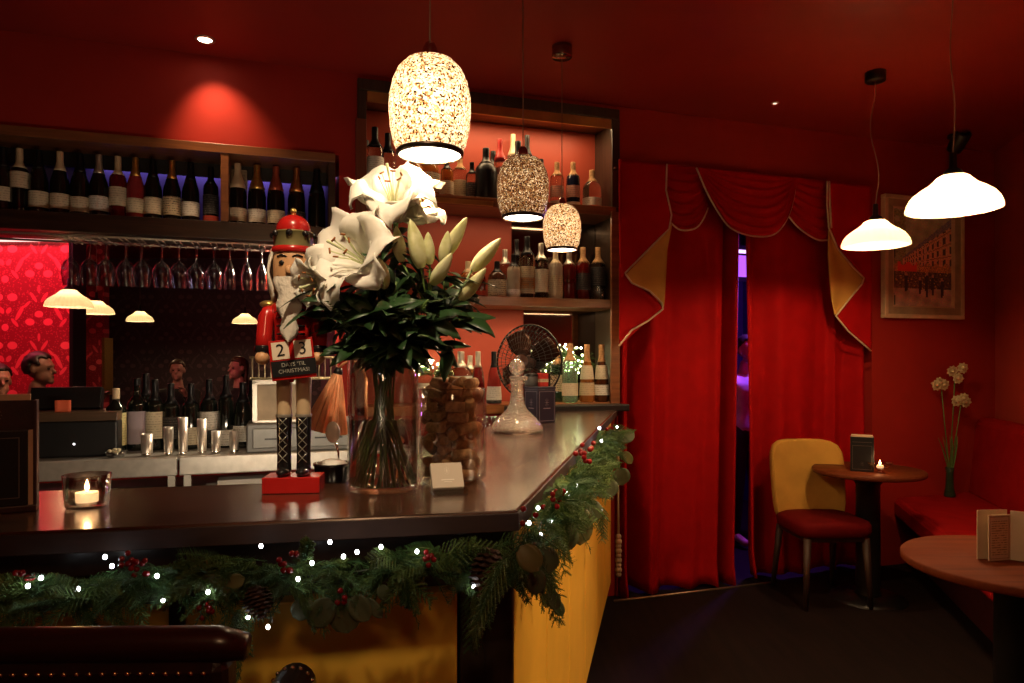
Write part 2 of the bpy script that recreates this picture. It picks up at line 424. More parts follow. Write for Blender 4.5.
DR = pm('ruby bottle glass', (.16, .008, .006), .08, trans=.35, var=.2)
RO = pm('rose bottle glass', (.50, .06, .05), .06, trans=.5, var=.1)
GRN = pm('green bottle glass', (.02, .06, .025), .07, trans=.3, var=.2)
CLR = pm('clear spirit glass', (.86, .84, .78), .04, trans=1.0, var=.03)
AMB = pm('amber spirit', (.62, .22, .05), .05, trans=.6, var=.15)
PGR = pm('pale green glass', (.45, .72, .50), .05, trans=.75, var=.1)
CLOUD = pm('cloudy stoneware', (.42, .34, .25), .35, var=.1)
BLKB = pm('black matt bottle', (.006, .006, .007), .35, var=.1)
CREAM = labelmat('cream label', (.62, .55, .40)); WHITE = labelmat('white label', (.72, .69, .62)); TAN = labelmat('tan label', (.50, .40, .25))
DARKL = labelmat('dark patterned label', (.50, .42, .28), (.01, .01, .01), .95); BLKL = labelmat('black label', (.02, .018, .018), (.3, .25, .2), .3)
REDL = labelmat('red label', (.5, .05, .03)); ORL = labelmat('orange label', (.72, .26, .05)); LILAC = pm('plain lilac label', (.36, .30, .36), .7, var=.05)
YEL = labelmat('yellow-green label', (.55, .50, .24)); PINKL = labelmat('pink round label', (.60, .30, .22))
FB = pm('black foil', (.01, .01, .012), .3, .4); FW = pm('silver foil', (.62, .58, .5), .3, .8); FC = pm('cream foil', (.62, .50, .32), .45, .2); FR = pm('copper red foil', (.50, .13, .07), .3, .7); FP = pm('copper foil', (.60, .28, .10), .28, .9)
CORK = pm('cork', (.45, .25, .11), .85, var=.3, scale=90, bump=.5, bscale=150)
SUI = 'wine bottles on the upper shelf'
zb = Z_SH_B+.001
rows = [
 (3, 'burgundy', DG, FB, CREAM, (.05, .115), 'dark wine bottle with low cream label at the left picture edge of the shelf'),
 (19.5, 'bordeaux', DG, FC, CREAM, (.115, .19), 'dark wine bottle with high-set cream label, second from the left on the shelf'),
 (38.7, 'burgundy', DG, FB, CREAM, (.03, .105), 'black-topped wine bottle with broad cream label, third from the left on the shelf'),
 (60, 'burgundy', DG, FC, CREAM, (.03, .10), 'dark wine bottle with beige capsule, fourth from the left on the shelf'),
 (80, 'burgundy', DG, FB, CREAM, (.02, .09), 'black-capped wine bottle with square cream label, fifth from the left on the shelf'),
 (99, 'burgundy', DG, FW, WHITE, (.03, .10), 'dark wine bottle with silver capsule and white label, sixth from the left'),
 (118, 'bordeaux', DR, FC, CREAM, (.06, .15), 'wine bottle with tall cream label and cream capsule beside the rose bottle'),
 (135.5, 'burgundy', RO, GOLD, CREAM, (.03, .10), 'pink rose wine bottle with gold capsule on the wine shelf'),
 (153, 'burgundy', DG, FB, CREAM, (.03, .11), 'dark wine bottle with cream label and black capsule just right of the rose bottle'),
 (172, 'burgundy', DG, GOLD, DARKL, (.03, .12), 'dark wine bottle with gold capsule and dark patterned label on the wine shelf'),
 (190.7, 'burgundy', DG, FB, WHITE, (.03, .10), 'dark wine bottle with white label, third from the wooden divider side on the left'),
 (210.8, 'bordeaux', DG, FB, BLKL, (.05, .15), 'all-black wine bottle with black label and red foot band beside the wooden divider'),
]
for i, (px, kd, g, f, lb, lz, tx) in enumerate(rows):
    dd = -.09
    if i == 10: tx = 'dark wine bottle with white label, left neighbour of the all-black bottle by the divider'
    b = bottle(U(px, dd), dd, zb, kd, g, f, lb, tx, SUI, lz, H=.30 if i != 11 else .285, lab2=REDL if i == 11 else None, lz2=(.012, .04) if i == 11 else None)
ch = [
 (237.7, FC, CREAM, 'champagne bottle with long cream foil, right beside the wooden divider'),
 (257, GOLD, WHITE, 'champagne bottle with bright gold foil and white label, second right of the divider'),
 (276, FR, CREAM, 'champagne bottle with copper red foil on the wine shelf'),
 (296.5, FP, BLKL, 'champagne bottle with orange copper foil above the red nutcracker dome'),
 (316.7, FB, None, 'unlabelled black champagne bottle at the right end of the wine shelf'),
]
for px, f, lb, tx in ch:
    bottle(U(px, -.1), -.1, zb, 'champagne', DG, f, lb, tx, 'champagne bottles on the upper shelf', (.02, .085), cap=(.60, 1.0), H=.315)
solo('gift_box', MB().box((0, 0, .15), (.09, .08, .30)), pm('speckled gift box card', (.32, .24, .15), .7, var=.4, scale=60), 'tall speckled gift box behind the cream-foiled champagne bottle', 'box', bevel=.002).matrix_world = Matrix.Translation(W(U(238, -.19), zb, -.19)) @ Matrix.Rotation(TH, 4, 'Z')
# ================================================================== DRINKS CABINET
t = thing('drinks_cabinet', 'tall wooden drinks cabinet with bottle shelves built in the red wall beside the curtains', 'cabinet', W0, TH)
c0, c1 = uC0, uC1; ZT = 2.80; ZL = 1.135; Z1 = 2.265; Z2 = 1.728
put('top_rail', MB().bb(c0, c1, -.035, .03, ZT-.03, ZT+.03), CASE_DARK, t, bevel=.004)
put('top_panel', MB().bb(c0, c1, .03, .28, ZT-.02, ZT+.01), BROWN_WOOD, t)
put('left_side', MB().bb(c0, c0+.045, -.03, .28, ZL, ZT-.03), CASE_DARK, t, bevel=.003)
put('right_side', MB().bb(c1-.02, c1, -.02, .28, ZL, ZT-.03), CASE_DARK, t, bevel=.003)
put('right_face_frame', MB().bb(c1-.055, c1, -.04, -.02, ZL-.05, Z1-.03), BROWN_WOOD, t, bevel=.003)
put('upper_face_frame', MB().bb(c1-.05, c1, -.038, -.02, Z1, ZT-.03), CASE_DARK, t, bevel=.003)
put('left_face_frame', MB().bb(c0-.01, c0+.045, -.04, -.02, ZL, 2.62), wood('reddish cabinet wood', (.13, .028, .012), (.2, .05, .02), .4, 'Z'), t, bevel=.003)
for z in (Z1, Z2):
    s = put('shelf', MB().bb(c0+.04, c1-.02, -.03, .26, z-.05, z), BROWN_WOOD, t, bevel=.003)
s = put('ledge', MB().bb(c0+.04, c1, -.02, .27, ZL-.05, ZL), wood('orange ledge wood', (.25, .085, .02), (.36, .13, .035), .4), t, bevel=.003)
s = put('black_ledge', MB().bb(U(503), c1+.015, -.13, .02, ZL-.045, ZL-.005), BLACK, t, bevel=.006)
uM = U(512)
put('back_panel', MB().bb(c0+.04, c1-.02, .262, .275, ZL, ZT-.03), pm('salmon red back panel', (.36, .052, .026), .5, var=.08, scale=3), t)  # lit red wall seen by reflection, put into the panel colour
mm, nt, n, l, b = newmat('darkened mirror'); b.inputs['Base Color'].default_value = (.20, .16, .14, 1); b.inputs['Metallic'].default_value = 1; b.inputs['Roughness'].default_value = .05  # dark reflection put into the mirror's own tint
nz = n.new('ShaderNodeTexNoise'); nz.inputs['Scale'].default_value = 3; mr = n.new('ShaderNodeMapRange'); mr.inputs['To Min'].default_value = .03; mr.inputs['To Max'].default_value = .09
l.new(nz.outputs['Fac'], mr.inputs[0]); l.new(mr.outputs[0], b.inputs['Roughness'])
put('mirror', MB().bb(U(524, -.25), c1-.022, .254, .262, ZL, Z2-.05), mm, t)
put('mirror', MB().bb(U(512, -.25), c1-.022, .254, .262, Z2, Z1-.05), mm, t)
put('brass_strip', MB().bb(c0+.1, U(491), -.045, -.03, Z1-.048, Z1-.022), pm('satin brass', (.55, .40, .14), .3, .9), t)
lamp = emis('warm strip glow', (1, .62, .28), 2.2)
put('brass_fascia', MB().bb(c0+.05, c1-.03, -.03, -.018, ZT-.085, ZT-.03), pm('satin brass', (.55, .40, .14), .3, .9), t, bevel=.002)
light('cabinet_fill_top', 'AREA', W(U(520), ZT-.04, -.08), 3.0, WARM, 1.0, rot=(0, 0, TH), sy=.06)  # added fill lights inside the cabinet, no fixtures
light('cabinet_fill_middle', 'AREA', W(U(520), Z1-.056, -.03), 1.1, WARM, 1.0, rot=(0, 0, TH), sy=.04)
light('cabinet_fill_low', 'AREA', W(U(520), Z2-.056, -.03), 1.3, WARM, 1.0, rot=(0, 0, TH), sy=.04)

def pxb(px, d, z, topy, **k):  # height from the picture for a bottle standing at d on z
    u, _ = wuz(px, 360, d); p = W(u, 0, d); ztop = EYE+(CY-topy)/FPX*p.y
    return u, max(.12, ztop-z)
def row(items, z, grp, d0):
    for (px, ty, kd, g, f, lb, lz, tx, kw) in items:
        d = kw.pop('d', d0); u, h = pxb(px, d, z, ty)
        bottle(u, d, z+.001, kd, g, f, lb, tx, grp, lz, H=h, **kw)
G1, G2, G3 = 'spirit bottles on the top cabinet shelf', 'spirit bottles on the middle cabinet shelf', 'spirit bottles on the cabinet ledge'
row([
 (366, 141, 'spirit', CLR, FB, None, (.05, .1), 'clear spirit bottle at the far left corner of the top cabinet shelf', dict(d=-.19)),
 (375, 128, 'spirit', CLR, FB, WHITE, (.04, .14), 'tallest clear bottle with black cap at the left of the top cabinet shelf', {}),
 (388, 134, 'spirit', CLR, FB, None, (.05, .1), 'clear spirit bottle partly behind the left edge of the large mosaic pendant', dict(d=-.19)),
 (413, 150, 'squat', AMB, CORK, TAN, (.03, .09), 'squat amber bottle behind the lilies under the large mosaic pendant', {}),
 (428, 146, 'squat', AMB, FB, DARKL, (.03, .1), 'squat amber bottle with dark label just below the large mosaic pendant', dict(d=-.18)),
 (447, 158, 'spirit', AMB, FB, CREAM, (.03, .11), 'amber bottle with cream label right of the large mosaic pendant', {}),
 (460, 156, 'spirit', CLR, CORK, TAN, (.03, .12), 'clear bottle with tan label left of the dark grey bottle on the top shelf', dict(d=-.17)),
 (472, 163, 'spirit', CLR, FB, BLKL, (.02, .12), 'short clear bottle with black label beside the matt black bottle', {}),
 (486, 149, 'squat', BLKB, BLKB, None, (.05, .1), 'wide matt black bottle on the top cabinet shelf', dict(d=-.09)),
 (493, 152, 'spirit', BLKB, BLKB, None, (.05, .1), 'slim matt black bottle right behind the wide black one', dict(d=-.18)),
 (500, 140, 'tall', CLR, pm('red capsule', (.40, .015, .012), .4), TAN, (.05, .14), 'clear bottle with long red capsule left of the second mosaic pendant', dict(cap=(.66, 1))),
 (513, 135, 'tall', CLR, FC, None, (.05, .1), 'clear bottle with pale cap behind the cord of the second mosaic pendant', dict(d=-.2)),
 (518, 142, 'spirit', CLR, FB, CREAM, (.05, .1), 'clear bottle with dark cap behind the top of the second mosaic pendant', {}),
 (527, 136, 'tall', AMB, FB, CREAM, (.05, .1), 'amber bottle with black cap rising just right of the second pendant cord', dict(d=-.16)),
 (541, 160, 'spirit', AMB, FB, TAN, (.03, .1), 'amber bottle with black cap at the right edge of the second mosaic pendant', {}),
 (557, 163, 'spirit', CLR, CORK, PINKL, (.055, .12), 'clear bottle with round buff label and cork on the top shelf above the third pendant', dict(lab2=WHITE, lz2=(.01, .035))),
 (573, 163, 'spirit', pm('navy spirit glass', (.01, .013, .03), .1), CORK, PINKL, (.06, .125), 'dark bottle with round pink label and cork stopper on the top cabinet shelf', dict(lab2=WHITE, lz2=(.01, .035))),
 (592, 171, 'squat', CLR, CORK, WHITE, (.02, .06), 'small ornate clear bottle at the right end of the top cabinet shelf', {}),
], Z1, G1, -.11)
row([
 (468, 262, 'squat', AMB, FC, TAN, (.03, .09), 'squat amber bottle behind the right-hand lily buds', dict(d=-.17)),
 (481, 268, 'spirit', DR, FB, REDL, (.02, .06), 'small dark red bottle just right of the lily buds on the middle shelf', {}),
 (497, 262, 'squat', pm('brown patterned glass', (.07, .025, .012), .15, var=.7, scale=70), FB, DARKL, (.01, .10), 'squat brown bottle with dark patterned label on the middle shelf', dict(d=-.08)),
 (505, 250, 'spirit', CLR, FW, WHITE, (.03, .1), 'clear bottle with silver cap behind the squat brown bottle', dict(d=-.19)),
 (513.5, 255, 'spirit', CLOUD, FB, WHITE, (.0, .05), 'cloudy beige bottle with black cap on the middle shelf', dict(d=-.07)),
 (516.5, 240, 'tall', CLR, FB, None, (.05, .1), 'tall bottle with black cap right behind the cloudy beige bottle', dict(d=-.19)),
 (527, 237, 'spirit', CLR, FB, TAN, (.02, .13), 'clear bottle with gold and orange label under the second mosaic pendant', dict(d=-.09, lab2=ORL, lz2=(.04, .085))),
 (541, 244, 'spirit', CLR, FW, CREAM, (.03, .135), 'clear bottle with large cream label left of the third mosaic pendant', dict(d=-.08)),
 (555.5, 250, 'spirit', CLOUD, FC, TAN, (.02, .12), 'beige frosted bottle directly beneath the third mosaic pendant', dict(d=-.07)),
 (569, 251, 'spirit', DR, FW, None, (.02, .12), 'dark red bottle with silver cap right of the beige frosted bottle', {}),
 (583, 248, 'spirit', DR, CORK, BLKL, (.05, .13), 'dark red bottle with cork stopper and black label on the middle shelf', {}),
 (598, 248, 'spirit', CLR, CORK, BLKL, (.07, .16), 'clear cork-stoppered bottle at the right end of the middle shelf', {}),
], Z2, G2, -.10)
row([
 (425, 350, 'spirit', CLR, FB, CREAM, (.03, .1), 'clear bottle with cream label directly behind the vase of lilies', {}),
 (445, 354, 'squat', CLR, FB, CREAM, (.03, .11), 'squat clear bottle with cream label behind the jar of corks', {}),
 (461, 352, 'squat', CLR, FW, WHITE, (.03, .11), 'squat bottle with white label above the right side of the cork jar', {}),
 (470, 356, 'spirit', AMB, FW, TAN, (.03, .09), 'amber bottle between the white-label squat bottle and the long-necked red one', dict(d=-.2)),
 (478, 352, 'bell', DR, FW, None, (.03, .1), 'red liqueur bottle with curved neck left of the fan', {}),
 (494, 352, 'bell', RO, FB, WHITE, (.02, .085), 'pink bottle with white label just left of the black fan', dict(lab2=BLKL, lz2=(.004, .02), d=-.03)),
 (558, 349, 'spirit', GRN, CORK, DARKL, (.05, .13), 'green bottle with dark label right of the black fan', {}),
 (570, 344, 'spirit', PGR, CORK, CREAM, (.03, .085), 'pale green clear bottle with cream label on the cabinet ledge', dict(d=-.03)),
 (587, 345, 'bell', AMB, CORK, CREAM, (.10, .16), 'amber bottle with wide cream shoulder label on the cabinet ledge', dict(d=-.04, lab2=TAN, lz2=(.03, .085))),
 (601.5, 345, 'bell', pm('deep amber spirit', (.10, .03, .008), .06, trans=.3), CORK, CREAM, (.10, .16), 'dark amber bottle with cream shoulder label at the right end of the ledge', dict(d=-.04, lab2=WHITE, lz2=(.03, .075))),
], ZL, G3, -.12)

# ================================================================== BACK COUNTER (steel worktop)
ZB = .975; DF = .5
t = thing('back_counter', 'low stainless steel back-bar worktop behind the bar under the glass rack', 'counter', W0, TH)
b0, b1 = U(-120, DF), U(470, .3)
put('worktop', MB().bb(b0, b1, -DF, .015, ZB-.012, ZB), DSTEEL, t, bevel=.003)
uj = U(178, DF)
put('front_edge', MB().bb(b0, uj-.004, -DF-.004, -DF+.03, ZB-.075, ZB+.002), STEEL, t, bevel=.004)
put('front_edge', MB().bb(uj+.004, b1, -DF-.004, -DF+.03, ZB-.075, ZB+.002), STEEL, t, bevel=.004)
for px in (171, 187): put('leg', MB().bb(U(px, DF)-.014, U(px, DF)+.014, -DF+.01, -DF+.04, 0, ZB-.07), STEEL, t)
put('lower_shelf', MB().bb(b0, b1, -DF+.03, -.02, .80, .82), DSTEEL, t)
put('fridge_front', MB().bb(b0, b1, -.30, -.02, .02, .78), BLACK, t, bevel=.006)

def onback(px, d=.25, z=ZB): u = wu(px, d); return W(u, z+.001, d)
BBG = 'bottles on the steel back counter'
def bk(px, topy, kd, g, f, lb, lz, tx, d=.22, **kw):
    u = wu(px, d); p = W(u, 0, d); h = EYE+(CY-topy)/FPX*p.y-ZB
    bottle(u, d, ZB+.001, kd, g, f, lb, tx, BBG, lz, H=h, **kw)
bk(116, 389, 'spirit', DG, FC, YEL, (.03, .16), 'small dark bottle with pale yellow label and white cap on the steel counter', .25, cap=(.84, 1))
bk(137, 379, 'bordeaux', DG, FB, LILAC, (.0, .165), 'dark bottle wearing a plain lilac sleeve on the steel counter', .2, cap=(.9, 1))
bk(146, 374, 'bordeaux', DG, FB, None, (.03, .1), 'tall dark bottle behind the lilac-sleeved bottle', .10)
bk(155, 380, 'bordeaux', DG, FB, CREAM, (.05, .165), 'dark wine bottle with cream label right of the lilac-sleeved bottle', .2)
bk(171, 384, 'bordeaux', DG, FB, BLKL, (.05, .15), 'unlabelled-looking dark bottle behind the second tallest steel tumbler', .2)
bk(191, 384, 'bordeaux', DG, FB, CREAM, (.02, .10), 'dark bottle with cream label between the two tallest steel tumblers', .2)
bk(209, 380, 'bordeaux', DG, FB, WHITE, (.08, .16), 'dark bottle with white label above the second tall steel tumbler', .18)
bk(226, 376, 'tall', DG, FB, WHITE, (.01, .08), 'slimmest tall dark bottle with white label low behind the steel tumblers', .2)
bk(243, 383, 'champagne', DG, FB, WHITE, (.03, .105), 'broad dark bottle with square white label near the nutcracker', .22)
bk(252, 378, 'bordeaux', DG, FB, None, (.03, .1), 'dark bottle squeezed between the broad white-label bottle and the nutcracker', .08)
TUM = [(147, 434, .024, 'shortest and leftmost steel tumbler on the back counter'), (168.5, 427, .020, 'second steel tumbler from the left on the back counter'),
       (183, 417.5, .020, 'tallest steel tumbler, in the middle of the row on the back counter'), (202, 419, .020, 'tall steel tumbler right of the tallest one'),
       (216, 431, .020, 'low steel tumbler second from the right on the back counter'), (234, 431.5, .020, 'low steel tumbler at the right end, before the white-label bottle')]
for px, ty, r, tx in TUM:
    p = onback(px, .40); h = EYE+(CY-ty)/FPX*p.y-ZB
    tt = thing('steel_tumbler', tx, 'tumbler', p, TH, 'steel tumblers on the back counter')
    put('cup', MB().lathe([(.001, .002), (r*.88, 0), (r*.9, .004), (r, h), (r*.93, h-.001), (r*.83, .006), (.001, .005)], 20), STEEL, tt)
    put('base_ring', MB().lathe([(r*.92, 0), (r*.95, .004), (r*.92, .009)], 20), CHROME, tt)
# garnish dish
t = thing('garnish_dish', 'small glass dish of pale garnish at the foot of the yellow-label bottle', 'dish', onback(116, .42))
put('dish', MB().lathe([(.001, .002), (.03, .002), (.045, .025), (.042, .025), (.028, .005)], 20), thinglass('clear glass', (.94, .95, .95)), t)
mb = MB()
for k in range(14):
    a = random.random()*6.28; r = random.random()*.03; mb.ball((r*cos(a), r*sin(a), .018+random.random()*.014), .009, 6, 5, sc=(1, .6, .8))
put('garnish', mb, pm('pale garnish', (.62, .56, .38), .6, var=.3, scale=40), t, kind='stuff')
# till with sticky note
p = onback(76, .22)
t = thing('till', 'black till on the steel counter left of the bottles', 'till', p, TH)
put('body', MB().bb(-.19, .19, -.15, .15, 0, .15), BLACK, t, bevel=.008)
put('wood_strip', MB().bb(-.19, .19, -.155, .14, .15, .185), wood('olive brown strip', (.06, .03, .012), (.1, .05, .02), .5), t, bevel=.002)
put('screen', MB().bb(-.17, .10, -.07, -.02, .185, .28, Matrix.Rotation(-.25, 4, 'X')), BLACKM, t, bevel=.005)
s = put('label_plate', MB().bb(-.16, -.125, -.153, -.149, .06, .09), WHITE, t); put('power_light', MB().ball((.03, -.151, .055), .004, 8, 6), emis('white led', (1, 1, 1), 3), t)
tag(put('sticky_note', MB().sheet([[(-.03+.06*j/4, .004*sin(j), .05*i/3) for j in range(5)] for i in range(4)]), pm('orange paper', (.85, .16, .07), .6, var=.05), solid=.001), 'small orange paper note standing on top of the black till', 'note').matrix_world = Matrix.Translation(W(wu(63, .34), ZB+.187, .34)) @ Matrix.Rotation(TH, 4, 'Z')
# grey cash drawer, framed box
p = onback(302, .28)
t = thing('cash_drawer', 'grey metal cash drawer on the steel counter behind the nutcracker boots', 'cash drawer', p, TH)
GREY = pm('grey enamel', (.16, .16, .155), .4, .2, var=.08)
put('case', MB().bb(-.235, .235, -.17, .15, 0, .125), GREY, t, bevel=.006)
d = put('drawer_front', MB().bb(-.21, .21, -.178, -.168, .018, .105), pm('light grey enamel', (.22, .22, .21), .35, .2), t, bevel=.004)
put('slot', MB().bb(-.16, -.05, -.182, -.178, .055, .062), BLACK, d); put('slot', MB().bb(.05, .17, -.182, -.178, .055, .062), BLACK, d)
t = thing('framed_box', 'white metal framed box on top of the grey cash drawer', 'box', onback(290, .28, ZB+.125), TH)
FRM = pm('white metal frame', (.72, .68, .60), .3, .3)
mb = MB()
for xx in (-.16, .06): mb.bb(xx, xx+.022, -.12, .1, 0, .19)
mb.bb(-.16, .082, -.12, .1, .17, .19); mb.bb(-.16, .082, -.12, .1, 0, .012)
put('frame', mb, FRM, t, bevel=.002)
put('cream_panel', MB().bb(-.138, .06, -.10, -.09, .012, .17), pm('tan panel', (.42, .33, .22), .5), t)
t = thing('wire_rack', 'small wire rack above the white framed box behind the nutcracker legs', 'rack', onback(290, .28, ZB+.316), TH)
mb = MB()
for k in range(15): mb.tube([(-.16+k*.026, -.1, .0), (-.16+k*.026, -.1, .10)], .003, 5)
for z in (0.003, .10): mb.tube([(-.17, -.1, z), (.215, -.1, z)], .005, 6); mb.tube([(-.17, .08, z), (.215, .08, z)], .005, 6)
for x in (-.17, .215): mb.tube([(x, -.1, .003), (x, .08, .003)], .005, 6); mb.tube([(x, -.1, .1), (x, .08, .1)], .005, 6); mb.tube([(x, .08, 0), (x, .08, .1)], .004, 6)
put('wire_frame', mb, pm('pale wire', (.55, .48, .33), .3, .8), t)
for px, tx in ((481, 'left shot glass below the orange ledge beside the decanter'), (490, 'middle shot glass below the orange ledge beside the decanter'), (499, 'right shot glass just behind the decanter neck')):
    t = thing('shot_glass', tx, 'glass', W(wu(px, .2), 1.0, .2), 0, 'shot glasses by the decanter')
    t.location.z = .976
    put('cup', MB().lathe([(.018, 0), (.022, .03), (.026, .11), (.024, .11), (.02, .03), (.001, .012)], 18, cap0=True), thinglass('clear glass'), t)
# papers on the lower shelf
for k, (px, w, tx) in enumerate(((245, .22, 'upper white paper pad under the steel counter'), (238, .26, 'lower white paper stack under the steel counter'))):
    p = W(wu(px, .42), .821+(.022 if k == 0 else 0), .40)
    mb = MB()
    for q in range(4): mb.box((random.uniform(-.004, .004), 0, .0025+q*.005), (w, .10, .004), rz=random.uniform(-.03, .03))
    tag(put('paper_stack', mb, pm('white paper', (.75, .71, .66), .7, var=.05)), tx, 'papers', 'papers under the counter').matrix_world = Matrix.Translation(p) @ Matrix.Rotation(TH+.1*k, 4, 'Z')
# ================================================================== THE BAR
ZBAR = 1.10; TK = .04
C = V((.010, 1.300)); fd = V((.7826, .158)).normalized(); sd = V((.213, .977)).normalized()
fn = V((-fd.y, fd.x)); sn = V((-sd.y, sd.x))
A0 = C-fd*2.3; S1 = C+sd*2.80
def isect(p, d, q, e):
    k = d.x*e.y-d.y*e.x; w = q-p; s = (w.x*e.y-w.y*e.x)/k; return p+d*s
def offs(a, b): return isect(C+fn*a, fd, C+sn*b, sd)     # corner moved in by a from the front and b from the side
I = offs(.40, .46)
poly = [A0, C, S1, S1+sn*.46, I, A0+fn*.40]
t = thing('bar_counter', 'long mustard-panelled bar with a dark polished wooden top and an angled corner', 'bar')
put('countertop', MB().prism(poly, ZBAR-TK, ZBAR), COUNTER, t, bevel=.006)
def strip(a0, a1, b0, b1): return None
def front(s0, s1, o0, o1, z0, z1, mb):   # box along the front: s measured back from the corner, o = inset
    q = [C-fd*s1+fn*o0, C-fd*s0+fn*o0, C-fd*s0+fn*o1, C-fd*s1+fn*o1]; return mb.prism(q, z0, z1)
def side(s0, s1, o0, o1, z0, z1, mb):
    q = [C+sd*s0+sn*o0, C+sd*s1+sn*o0, C+sd*s1+sn*o1, C+sd*s0+sn*o1]; return mb.prism(q, z0, z1)
K = offs(.10, .03)
inner = [A0+fn*.14, offs(.14, .06), S1+sn*.06, S1+sn*.40, offs(.34, .40), A0+fn*.34]
put('carcass', MB().prism(inner, .0, ZBAR-TK), CASE_DARK, t)
EDGE = wood('dull counter edge', (.022, .009, .006), (.045, .018, .010), .7, 'X', 3, 0)
put('edge_band', front(-.002, 2.29, -.003, .004, ZBAR-TK+.003, ZBAR-.004, MB()), EDGE, t, bevel=.001)
put('edge_band', side(-.002, 2.79, -.003, .004, ZBAR-TK+.003, ZBAR-.004, MB()), EDGE, t, bevel=.001)
put('under_rail', front(.0, 2.25, .05, .12, ZBAR-TK-.05, ZBAR-TK, MB()), DARK_WOOD, t)
cf = (K-C).dot(fd)   # corner post
put('corner_post', MB().prism([K-fd*.105, K, K+sd*.012+fn*.0, offs(.16, .06), K-fd*.105+fn*.05], .06, ZBAR-TK), CASE_DARK, t, bevel=.003)
s0 = .105-cf
for k in range(4):
    a = s0+.006+k*.52; put('front_panel', front(a, a+.50, .10, .145, .12, .925, MB()), MUSTARD, t, bevel=.004)
    put('front_stile', front(a+.50, a+.526, .095, .145, .06, ZBAR-TK, MB()), CASE_DARK, t)
off = (K-C).dot(sd)
ss = off+.014
wid = [.40, .44, .44, .44, .44, .42]
for w in wid:
    put('side_panel', side(ss, ss+w, .03, .07, .12, ZBAR-TK, MB()), MUSTARD, t, bevel=.008); ss += w+.006
put('plinth', MB().prism([A0+fn*.17, offs(.17, .10), S1+sn*.10, S1+sn*.3, offs(.3, .3), A0+fn*.3], 0, .14), BLACK, t)

def B(px, py, z=ZBAR): # point on the bar top seen at this pixel
    Y = (EYE-z)*FPX/(py-CY); return V(((px-CX)/FPX*Y, Y, z))
# ------------------------------------------------------------------ tealight
p = B(87, 507)
t = thing('tealight_holder', 'clear glass tumbler with a lit tealight on the bar at left', 'candle', p+V((0, 0, .0005)))
put('tumbler', MB().lathe([(.001, .001), (.034, 0), (.037, .004), (.0415, .062), (.0385, .062), (.034, .009), (.001, .008)], 32), thinglass('candle tumbler glass', (.95, .90, .86), 1.5, .06), t)
c = put('tealight', MB().lathe([(.001, .010), (.019, .010), (.0195, .028), (.018, .028), (.017, .025), (.001, .025)], 24), pm('tealight wax', (.85, .72, .55), .4, emit=(1, .6, .3), es=1.2), t)
put('wick', MB().tube([(0, 0, .024), (0, 0, .031)], .0007, 5), BLACK, c)
FLAME = emis('candle flame', (1, .62, .26), 22)
put('flame', MB().lathe([(.0005, .029), (.0035, .034), (.0042, .038), (.0025, .045), (.0003, .053)], 10), FLAME, c)
light('tealight_glow', 'POINT', p+V((0, 0, .052)), .16, (1, .55, .2), .006)

# ------------------------------------------------------------------ menu holder at left
p = B(-11, 514)
t = thing('menu_holder', 'dark maroon leather menu stand with cream edged pages at the left end of the bar', 'menu holder', p+V((0, 0, .0005)), .50)
MAR = pm('maroon leather', (.035, .010, .008), .45, var=.2, scale=40, bump=.1, bscale=200)
w = .147
put('base', MB().bb(-w/2, w/2, -.014, .03, 0, .012), MAR, t, bevel=.002)
put('back_board', MB().bb(-w/2, w/2, .0022, .0038, .012, .205), MAR, t, bevel=.002)
put('pages', MB().bb(-w/2+.006, w/2-.012, .0045, .017, .012, .216), pm('cream paper', (.62, .44, .28), .8), t)
f = put('front_cover', MB().bb(-w/2+.003, w/2-.014, -.012, .002, .012, .150), BLACK, t, bevel=.0015)
put('cream_edge', MB().bb(w/2-.0135, w/2-.006, -.010, .003, .012, .150), pm('cream paper', (.62, .44, .28), .8), t)
put('side_board', MB().bb(w/2-.006, w/2, -.012, .026, .012, .205), MAR, t, bevel=.001)
LINE = pm('dull silver print', (.16, .12, .11), .5, .4)
mb = MB()
for q in ((-.055, .045, .0), ): pass
for (x0, x1, z0, z1) in ((-.058, .047, .136, .1375), (-.058, .047, .026, .0275), (-.058, -.0565, .026, .1375), (.0455, .047, .026, .1375)): mb.bb(x0, x1, -.0126, -.0119, z0, z1)
for k in range(3): mb.bb(-.035+.006*k, .0+.006*k, -.0126, -.0119, .078-.006*k, .0795-.006*k)
put('border_print', mb, LINE, f)
def emblem(mb, cx, cz, s, y):   # small flame-shaped crest outline
    for q in range(8):
        a = 2*PI*q/8
        mb.bb(cx+s*.5*cos(a)-s*.07, cx+s*.5*cos(a)+s*.07, y-.0005, y, cz+s*.75*sin(a)-s*.07, cz+s*.75*sin(a)+s*.07)
    mb.bb(cx-s*.06, cx+s*.06, y-.0005, y, cz-s*.45, cz+s*.45); mb.bb(cx-s*.22, cx+s*.22, y-.0005, y, cz-s*.06, cz+s*.06)
mb = MB(); emblem(mb, .012, .178, .012, .0022); put('crest_print', mb, LINE, t)

